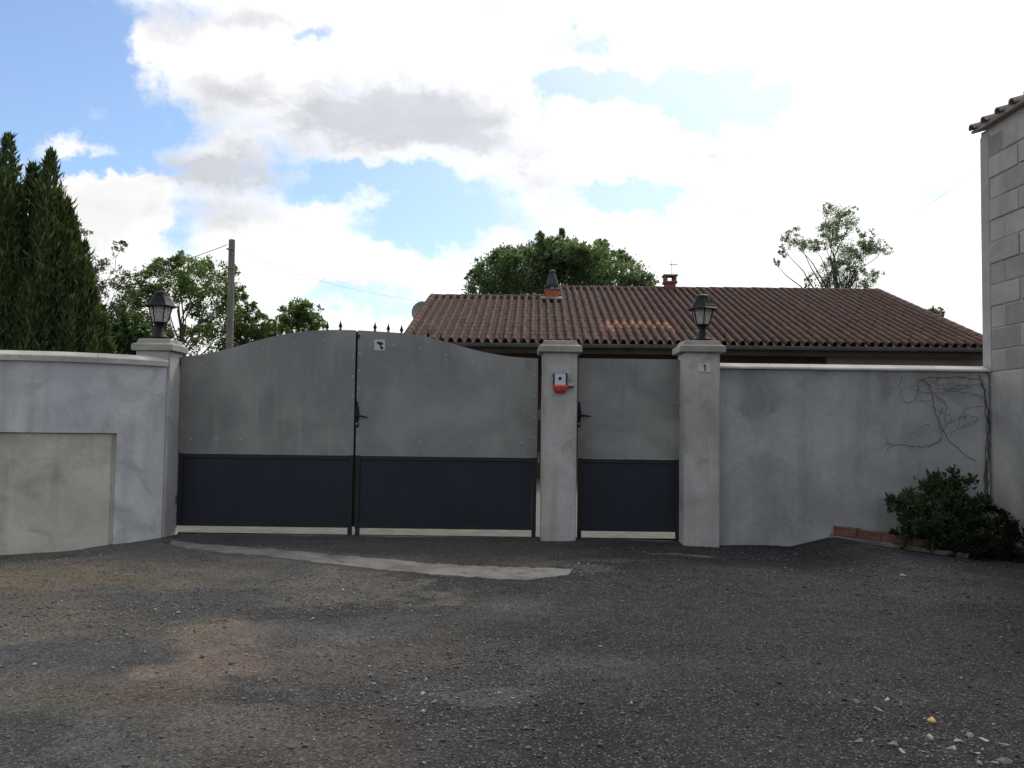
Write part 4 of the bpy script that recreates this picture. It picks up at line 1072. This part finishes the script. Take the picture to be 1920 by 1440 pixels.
# ridge tiles (each a barrel), on both ridges, and verge tiles down the right and left edges
rb = barrel(.42, .12, .105, 7).mesh('ridge_tile', 'tile_single', True)
for (u0, u1, v, z) in ((U0, UB-.05, run_lo, EZ+run_lo*SL_), (UB, U1, run_hi, EZ+run_hi*SL_)):
    u = u0
    while u < u1 - .2:
        o = link('ridge_tile', rb, roof); o.matrix_basis = Matrix.Translation((u, v, z - .022 + random.uniform(-.004, .004))) @ Matrix.Rotation(R(-90), 4, 'Z'); u += .36
for (u0, u1, v, z) in ((U0+.04, UB-.05, run_lo, EZ+run_lo*SL_), (UB+.04, U1-.04, run_hi, EZ+run_hi*SL_)):
    mb = MB(); mb.box(u0, u1, v-.085, v+.085, z-.12, z+.035); mb.build('ridge_bedding', 'mortar_dark', roof, local=True)
vb = barrel(.42, .09, .08, 7).mesh('verge_tile', 'tile_single', True)
for (u, lim, z0_) in ((U1-.03, run_hi, 0), (U0+.03, run_lo, 0)):
    v = -.02
    while v < lim - .2:
        o = link('verge_tile', vb, roof); o.matrix_basis = Matrix.Translation((u, v, EZ + v*SL_ + .035)) @ Rx; v += .36*math.cos(ang)
v = run_lo
while v < run_hi - .1:
    o = link('verge_tile', vb, roof); o.matrix_basis = Matrix.Translation((UB, v, EZ + v*SL_ + .035)) @ Rx; v += .36*math.cos(ang)
# walls
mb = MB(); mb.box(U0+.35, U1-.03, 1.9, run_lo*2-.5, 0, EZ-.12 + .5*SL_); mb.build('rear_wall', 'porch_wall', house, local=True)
uW = on_eave(1545, .5)
mb = MB(); mb.box(uW, U1+.02, .3, 1.899, 0, EZ-.16+.5*SL_); mb.build('front_wall', 'house_wall', house, local=True)
mb = MB(); mb.add([(U1-.36, .5, EZ-.2), (U1-.36, run_hi*2-.5, EZ-.2), (U1-.36, run_hi, EZ-.18+run_hi*SL_)], [(0, 1, 2)]); mb.add([(U0+.36, .5, EZ-.2), (U0+.36, run_lo*2-.5, EZ-.2), (U0+.36, run_lo, EZ-.18+run_lo*SL_)], [(0, 1, 2)]); mb.add([(UB+.02, run_lo-.3, EZ-.2+run_lo*SL_-.1), (UB+.02, run_hi*2-run_lo, EZ+run_lo*SL_-.3), (UB+.02, run_hi, EZ-.12+run_hi*SL_)], [(0, 1, 2)])
mb.build('gable', 'house_wall', house, local=True)
mb = MB(); mb.box(U0+.2, uW-.002, .45, .62, EZ-.30, EZ-.10, .01); mb.build('porch_beam', 'dark_timber', house, local=True)
for k in range(5):
    u = U0 + .4 + (uW-U0-.6)*k/4
    mb = MB(); mb.box(u-.1, u+.1, .44, .63, 0, EZ-.301, .01); mb.build('porch_post', 'house_wall', house, local=True)
mb = MB(); mb.box(U0+.02, U1-.02, .02, .045, EZ-.20, EZ-.035); mb.build('fascia', 'dark_timber', house, local=True)
# half-round gutter
V = []; F = []; n = 8
for u in (U0, U1):
    for k in range(n+1): a_ = math.pi + math.pi*k/n; V.append((u, -.055 + .065*math.cos(a_), EZ - .03 + .065*math.sin(a_)))
for k in range(n): F.append((k, k+1, n+2+k, n+1+k))
mb = MB(); mb.add(V, F); g_ = mb.build('gutter', 'gutter_grey', house, local=True, smooth=True)
mb = MB(); mb.tube([(U0, -.122, EZ-.03), (U1, -.122, EZ-.03)], .009, 6); mb.build('gutter_lip', 'gutter_grey', g_, local=False) if False else mb.build('gutter_lip', 'gutter_grey', house, local=True)
# chimney with tall dark cowl on the lower ridge
uc = on_eave(1035, run_lo, run_lo*SL_); vc = run_lo - .05; zc = EZ + run_lo*SL_
ch_ = MB(); ch_.box(uc-.17, uc+.17, vc-.17, vc+.17, zc-.25, zc+.18, .012); ch1 = ch_.build('chimney', 'chimney_orange', house, local=True)
ch1['label'] = 'orange brick chimney with tall dark cowl'
mb = MB(); mb.box(uc-.185, uc+.185, vc-.185, vc+.185, zc+.181, zc+.215, .008); mb.build('collar', 'mortar_dark', ch1, local=True)
mb = MB(); 
for k in range(6):
    a_ = k*math.pi/3; mb.tube([(uc+.125*math.cos(a_), vc+.125*math.sin(a_), zc+.21), (uc+.125*math.cos(a_), vc+.125*math.sin(a_), zc+.30)], .018, 6)
mb.build('cowl_posts', 'cowl_dark', ch1, local=True)
mb = MB(); mb.lathe((uc, vc, zc), [(.15, .29), (.155, .31), (.135, .40), (.11, .50), (.085, .58), (.065, .63), (.08, .64), (.075, .67), (.05, .69), (.02, .70)], 12); mb.build('cowl', 'cowl_dark', ch1, smooth=True, local=True)
mb = MB(); mb.tube([(uc, vc, zc+.21), (uc, vc, zc+.30)], .045, 10); mb.build('flue', 'white_plastic', ch1, local=True)
mb = MB(); slab(mb, uc-.27, uc+.24, vc-.42, vc-.171, zc+.085-.42*SL_, zc+.085-.171*SL_, .03); mb.build('flashing', 'gutter_grey', ch1, local=True)
# brick chimney with open top on the upper ridge
uc = on_eave(1256, run_hi, run_hi*SL_); vc = run_hi; zc = EZ + run_hi*SL_
mb = MB(); mb.box(uc-.14, uc+.13, vc-.14, vc+.14, zc-.3, zc+.16, .008); ch2 = mb.build('chimney', 'chimney_brick', house, local=True)
ch2['label'] = 'small brick chimney with open slab top'
mb = MB(); mb.box(uc-.18, uc+.17, vc-.18, vc+.18, zc+.161, zc+.215, .008); mb.build('chimney_band', 'chimney_brick', ch2, local=True)
for sx_ in (-1, 1):
    mb = MB(); mb.box(uc+sx_*.115-.04-.005, uc+sx_*.115+.04-.005, vc-.15, vc+.15, zc+.2155, zc+.345, .006); mb.build('cheek', 'chimney_brick', ch2, local=True)
mb = MB(); mb.box(uc-.19, uc+.18, vc-.19, vc+.19, zc+.346, zc+.385, .006); mb.build('slab', 'kerb_concrete', ch2, local=True)
# roof aerial
an = thing('roof_aerial', house.matrix_basis @ Vector((uc+.08, vc+.2, zc+.1)), 'thin television aerial rising beside the brick chimney', 'aerial')
A0 = house.matrix_basis @ Vector((uc+.08, vc+.2, zc))
mb = MB(); mb.tube([A0, A0 + Vector((0, 0, .82))], .008, 6); mb.build('mast', 'zinc', an)
mb = MB(); mb.tube([A0 + Vector((-.05, 0, .70)), A0 + Vector((.17, .1, .72))], .006, 5); mb.build('boom', 'zinc', an)
for k in range(4):
    c_ = A0 + Vector((-.04+.065*k, .03*k, .705+.005*k)); mb = MB(); mb.tube([c_ + Vector((-.03, .09, .03)), c_ + Vector((.03, -.09, -.03))], .006, 5); mb.build('element', 'zinc', an)
mb = MB(); mb.tube([A0 + Vector((-.1, 0, .43)), A0 + Vector((.24, .02, .43))], .005, 5); mb.build('lower_arm', 'zinc', an)
# satellite dish behind the left verge
q = at(792, 586, 23.6)
ds = thing('satellite_dish', (q.x, q.y, q.z), 'pale rounded dish standing beside the left roof edge', 'dish')
mb = MB(); prof_d = [(.01, .05), (.12, .04), (.22, .012), (.29, -.03), (.30, -.035), (.29, -.045), (.2, -.005), (.01, .035)]
mb.lathe((0, 0, 0), prof_d, 20, 0, False)
me = mb.mesh('reflector', 'dish_cream', True); o = link('reflector', me, ds); o.rotation_euler = (R(84), 0, R(165))
mb = MB(); mb.tube([(0, 0, 0), (.15, .1, -.25), (.15, .1, -.9)], .02, 6); mb.build('bracket', 'zinc', ds, local=True)

# ------------------------------------------------------------------ utility pole and wires
pb0 = at(433, 660, 30.0); pt = at(435, 449, 30.0)
po = thing('utility_pole', (pb0.x, 30.0, -.05), 'weathered wooden utility pole rising behind the left gate leaf', 'pole')
mb = MB(); mb.tube([(pb0.x-.03, 30, -.1), (pt.x, 30, pt.z-.02), (pt.x, 30, pt.z)], [.135, .105, .08], 10); mb.build('shaft', 'pole_wood', po, smooth=True)
for z in (.35, 1.0): 
    mb = MB(); mb.tube([(pt.x-.14, 29.9, pt.z-z), (pt.x+.13, 29.9, pt.z-z)], .03, 6); mb.build('bracket', 'zinc', po)
def wire(name, a_, b_, sag, r_, mt, lab):
    a_, b_ = Vector(a_), Vector(b_); n = 24; pts = [a_.lerp(b_, k/n) - Vector((0, 0, sag*4*(k/n)*(1-k/n))) for k in range(n+1)]
    o = MB().tube(pts, r_, 5).build(name, mt, None, loc=a_); return tag(o, lab, 'wire')
wire('overhead_wire', (pt.x-.12, 29.9, pt.z-.2), at(60, 545, 27), .25, .012, 'wire_rust', 'reddish overhead wire running left from the utility pole')
wire('overhead_wire', (pt.x+.1, 29.95, pt.z-.3), at(800, 566, 20), .25, .0022, 'wire_black', 'thin overhead wire from the utility pole towards the house roof')
wire('overhead_wire', (bx-.01, BYE-.05, at(1838, 312, BYE).z), at(1500, 470, 21), .35, .0015, 'wire_black', 'very thin wire leaving the corner of the block building')

# ------------------------------------------------------------------ trees
def conifer(label, px, pytop, Y, rad, n, group='columnar conifers behind the left wall'):
    tp_ = at(px, pytop, Y); H = tp_.z
    o = thing('conifer', (tp_.x, Y, -.05), label, 'tree', group)
    mb = MB(); mb.tube([(tp_.x, Y, -.1), (tp_.x, Y, H*.5), (tp_.x, Y, H*.93)], [.09, .05, .01], 7); mb.build('trunk', 'bark', o, smooth=True)
    # several upright plumes make the column
    pl_ = [(0, 0, 1.0, .50)] + [(math.cos(a_)*rad*rr, math.sin(a_)*rad*rr, hh, .42) for a_, rr, hh in [(k*2.4 + RNG.uniform(-.4, .4), .25 + .62*math.sqrt(k/13), .93 - .42*k/13 + RNG.uniform(-.08, .05)) for k in range(13)]]
    Vs, Qs, Cs = [], [], []; off = 0
    for (dx, dy, hf, wf) in pl_:
        m_ = n//len(pl_); tt = RNG.uniform(0.02, 1, m_)**.85
        r_ = rad*wf*np.minimum(1, (1-tt)**.62*1.35 + .03) * (.62 + .76*vnoise(tt*17, np.floor(RNG.uniform(0, 5, m_))*3.3 + dx*31+dy*17+px, 3))
        th = RNG.uniform(0, 6.28, m_); rr = r_*RNG.uniform(.2, 1.05, m_)**.5
        # vertical ribs
        rr = rr*(.82+.25*np.sin(th*5+dx*9))
        P_ = np.stack([tp_.x + dx*(1-tt*.3) + rr*np.cos(th), Y + dy*(1-tt*.3) + rr*np.sin(th), tt*H*hf], 1)
        D = np.stack([np.cos(th)*.45, np.sin(th)*.45, np.full(m_, 1.0)], 1) + RNG.normal(0, .28, (m_, 3)); D /= np.linalg.norm(D, axis=1)[:, None]
        Nn = unit(m_) + np.stack([np.cos(th), np.sin(th), np.zeros(m_)], 1); Nn -= D*np.sum(Nn*D, 1)[:, None]; Nn /= np.linalg.norm(Nn, axis=1)[:, None]
        L = RNG.uniform(.035, .095, m_) * np.where(RNG.uniform(0, 1, m_) < .08, 1.7, 1.0); tone = .6 + .8*vnoise(tt*9, th*2+dx*11, 7)
        V, Q, C = leaf_quads(P_, D, Nn, L, L*.22, leafcols(m_, [(.055, .088, .034), (.075, .115, .038), (.042, .066, .028), (.115, .145, .045)])*tone[:, None])
        Vs.append(V); Qs.append(Q+off); Cs.append(C); off += len(V)
    put_leaves('crown', o, np.concatenate(Vs), np.concatenate(Qs), np.concatenate(Cs), 'conifer_leaf')
conifer('tallest columnar conifer at the left edge', 16, 258, 9.9, .66, 105000)
conifer('thin columnar conifer between the two tallest spires', 60, 312, 10.2, .60, 86000)
conifer('second tallest pointed conifer, right of the thin one', 96, 287, 9.9, .60, 100000)
conifer('shorter conifer on the right shoulder of the pointed one', 126, 382, 10.0, .55, 78000)
conifer('shortest conifer at the right end of the row', 160, 490, 9.8, .52, 62000)

def tree(name, label, base, clumps, per, Lr, palette, r0, group=None, top=None, cat='tree', fringe=3, shell=.5, up=.3, aspect=.55, tall=1.3, jit=.13):
    o = thing(name, base, label, cat, group)
    fr = []
    for (c_, r_) in clumps:            # small sprays that stick out of each clump
        for _ in range(fringe):
            a_ = random.uniform(0, 6.28); e_ = random.uniform(-.2, 1.3); k = random.uniform(.16, .34)
            fr.append(((c_[0] + r_[0]*math.cos(a_)*math.cos(e_)*1.12, c_[1] + r_[1]*math.sin(a_)*math.cos(e_)*1.12, c_[2] + r_[2]*math.sin(e_)*1.18), (r_[0]*k, r_[1]*k, r_[2]*k*tall)))
    V, Q, C = clump_leaves(clumps + fr, per, Lr, palette, up, shell, aspect, .35, jit)
    put_leaves('crown', o, V, Q, C)
    limbs(o, base, [c_[0] for c_ in clumps], r0, 'trunk', top=top)
    return o
def cls(lst, Y, dy=.8):
    out = []
    for it in lst:
        px, py, rpx = it[:3]; ry = it[3] if len(it) > 3 else rpx
        YY = Y + random.uniform(-dy, dy); k = YY/FPX
        out.append((pl(px, py, YY), (rpx*k, rpx*k, ry*k)))
    return out
GREEN = [(.085, .125, .05), (.105, .15, .06), (.07, .105, .045), (.125, .165, .075)]
# sparse shrubby tree just right of the conifers
tree('bare_tree', 'thinly leaved dark tree just right of the conifers', (at(190, 700, 15).x, 15, -.05),
     cls([(165, 480, 22), (190, 520, 30), (205, 560, 30), (180, 590, 34), (215, 600, 28), (195, 640, 40), (225, 470, 14), (150, 440, 14), (230, 530, 16), (160, 540, 30), (235, 580, 26), (245, 620, 28), (215, 545, 22), (170, 620, 34)], 15, .5), 900, (.025, .055), [(.065, .075, .065), (.085, .10, .08), (.075, .105, .06)], .035, top=pl(185, 470, 15))
tree('leafy_tree', 'loose leafy green tree with sky gaps behind the left lantern', (at(330, 700, 34).x, 34, -.05),
     cls([(285, 530, 30), (330, 520, 34), (375, 525, 36), (415, 535, 30), (400, 570, 36), (350, 560, 26), (270, 575, 36), (255, 620, 40), (430, 580, 24), (420, 620, 40), (300, 500, 12), (345, 490, 14), (385, 500, 14), (270, 640, 40), (330, 650, 30), (380, 640, 26), (445, 560, 16), (245, 560, 22), (300, 555, 24)], 34, 1.5), 340, (.07, .15), GREEN, .10, top=pl(345, 500, 34), jit=.17)
tree('hedge_bush', 'low dark bush behind the left pillar', (at(225, 700, 12.5).x, 12.5, -.05),
     cls([(205, 640, 30), (235, 635, 30), (265, 650, 26), (215, 665, 34), (250, 670, 34), (195, 610, 18), (285, 645, 24), (235, 610, 20), (180, 590, 22)], 12.5, .3), 1300, (.035, .07), GR_DARK, .05, cat='bush')
tree('small_tree', 'airy light green bush between the pole and the round tree', (at(480, 700, 34).x, 34, -.05),
     cls([(470, 590, 14), (480, 615, 22), (455, 620, 24), (500, 625, 20), (475, 575, 8), (445, 600, 14), (490, 600, 10), (515, 620, 14), (465, 640, 26), (500, 640, 24), (440, 640, 24)], 34, .5), 480, (.07, .13), [(.10, .14, .07), (.12, .16, .085), (.08, .12, .055)], .05, cat='bush')
tree('round_tree', 'small round topped tree above the left gate leaf', (at(560, 700, 26).x, 26, -.05),
     cls([(560, 592, 26), (545, 600, 22), (580, 598, 22), (560, 615, 34), (535, 615, 18), (592, 612, 14), (560, 580, 16)], 26, .4), 700, (.05, .11), [(.13, .18, .07), (.15, .20, .08), (.11, .155, .06)], .12, top=pl(560, 590, 26))
tree('broad_tree', 'broad dense green tree behind the lower ridge of the roof', (at(1045, 700, 33).x, 33, -.05),
     cls([(1040, 500, 60, 36), (985, 508, 54, 32), (930, 525, 42, 32), (1095, 503, 54, 32), (1150, 520, 45, 32), (1195, 535, 30, 20), (1050, 530, 70, 40), (960, 535, 55, 30), (1010, 474, 30, 16), (1050, 468, 26, 16), (1120, 478, 28, 16), (1075, 474, 28, 15), (900, 535, 26, 20), (1052, 447, 4, 14), (1010, 452, 9, 11), (1128, 464, 9, 10), (945, 490, 22, 16), (1170, 495, 16, 14), (1215, 530, 14, 12)], 33, 1.2),
     620, (.07, .14), [(.14, .185, .115), (.16, .205, .125), (.12, .165, .10), (.18, .22, .155)], .28, top=pl(1045, 460, 33), shell=.4, fringe=7, tall=1.5, up=.7, jit=.17)
tree('airy_tree', 'tall airy tree with separate leaf clumps behind the right roof', (at(1570, 700, 40).x, 40, -.05),
     cls([(1560, 420, 30), (1585, 415, 24), (1565, 440, 26), (1485, 445, 16), (1500, 458, 24, 14), (1525, 462, 20, 12), (1545, 455, 16, 12), (1470, 470, 12), (1620, 450, 18), (1635, 465, 24, 16), (1615, 475, 22, 16), (1655, 470, 14), (1580, 475, 26), (1560, 500, 18), (1595, 490, 22), (1550, 520, 26), (1575, 525, 26), (1605, 515, 16), (1640, 515, 18, 8), (1515, 530, 10), (1630, 535, 16), (1455, 495, 8), (1600, 535, 20)], 40, 1.0),
     560, (.04, .09), [(.14, .18, .13), (.16, .20, .15), (.12, .155, .11)], .16, top=pl(1565, 425, 40), shell=.2)
tree('distant_tree', 'tiny distant tree showing above the right roof slope', (at(1750, 700, 60).x, 60, -.05),
     cls([(1745, 592, 12), (1757, 590, 10), (1738, 597, 8), (1750, 605, 16)], 60, .5), 300, (.12, .2), [(.10, .13, .09), (.12, .15, .10)], .15, top=pl(1750, 585, 60))
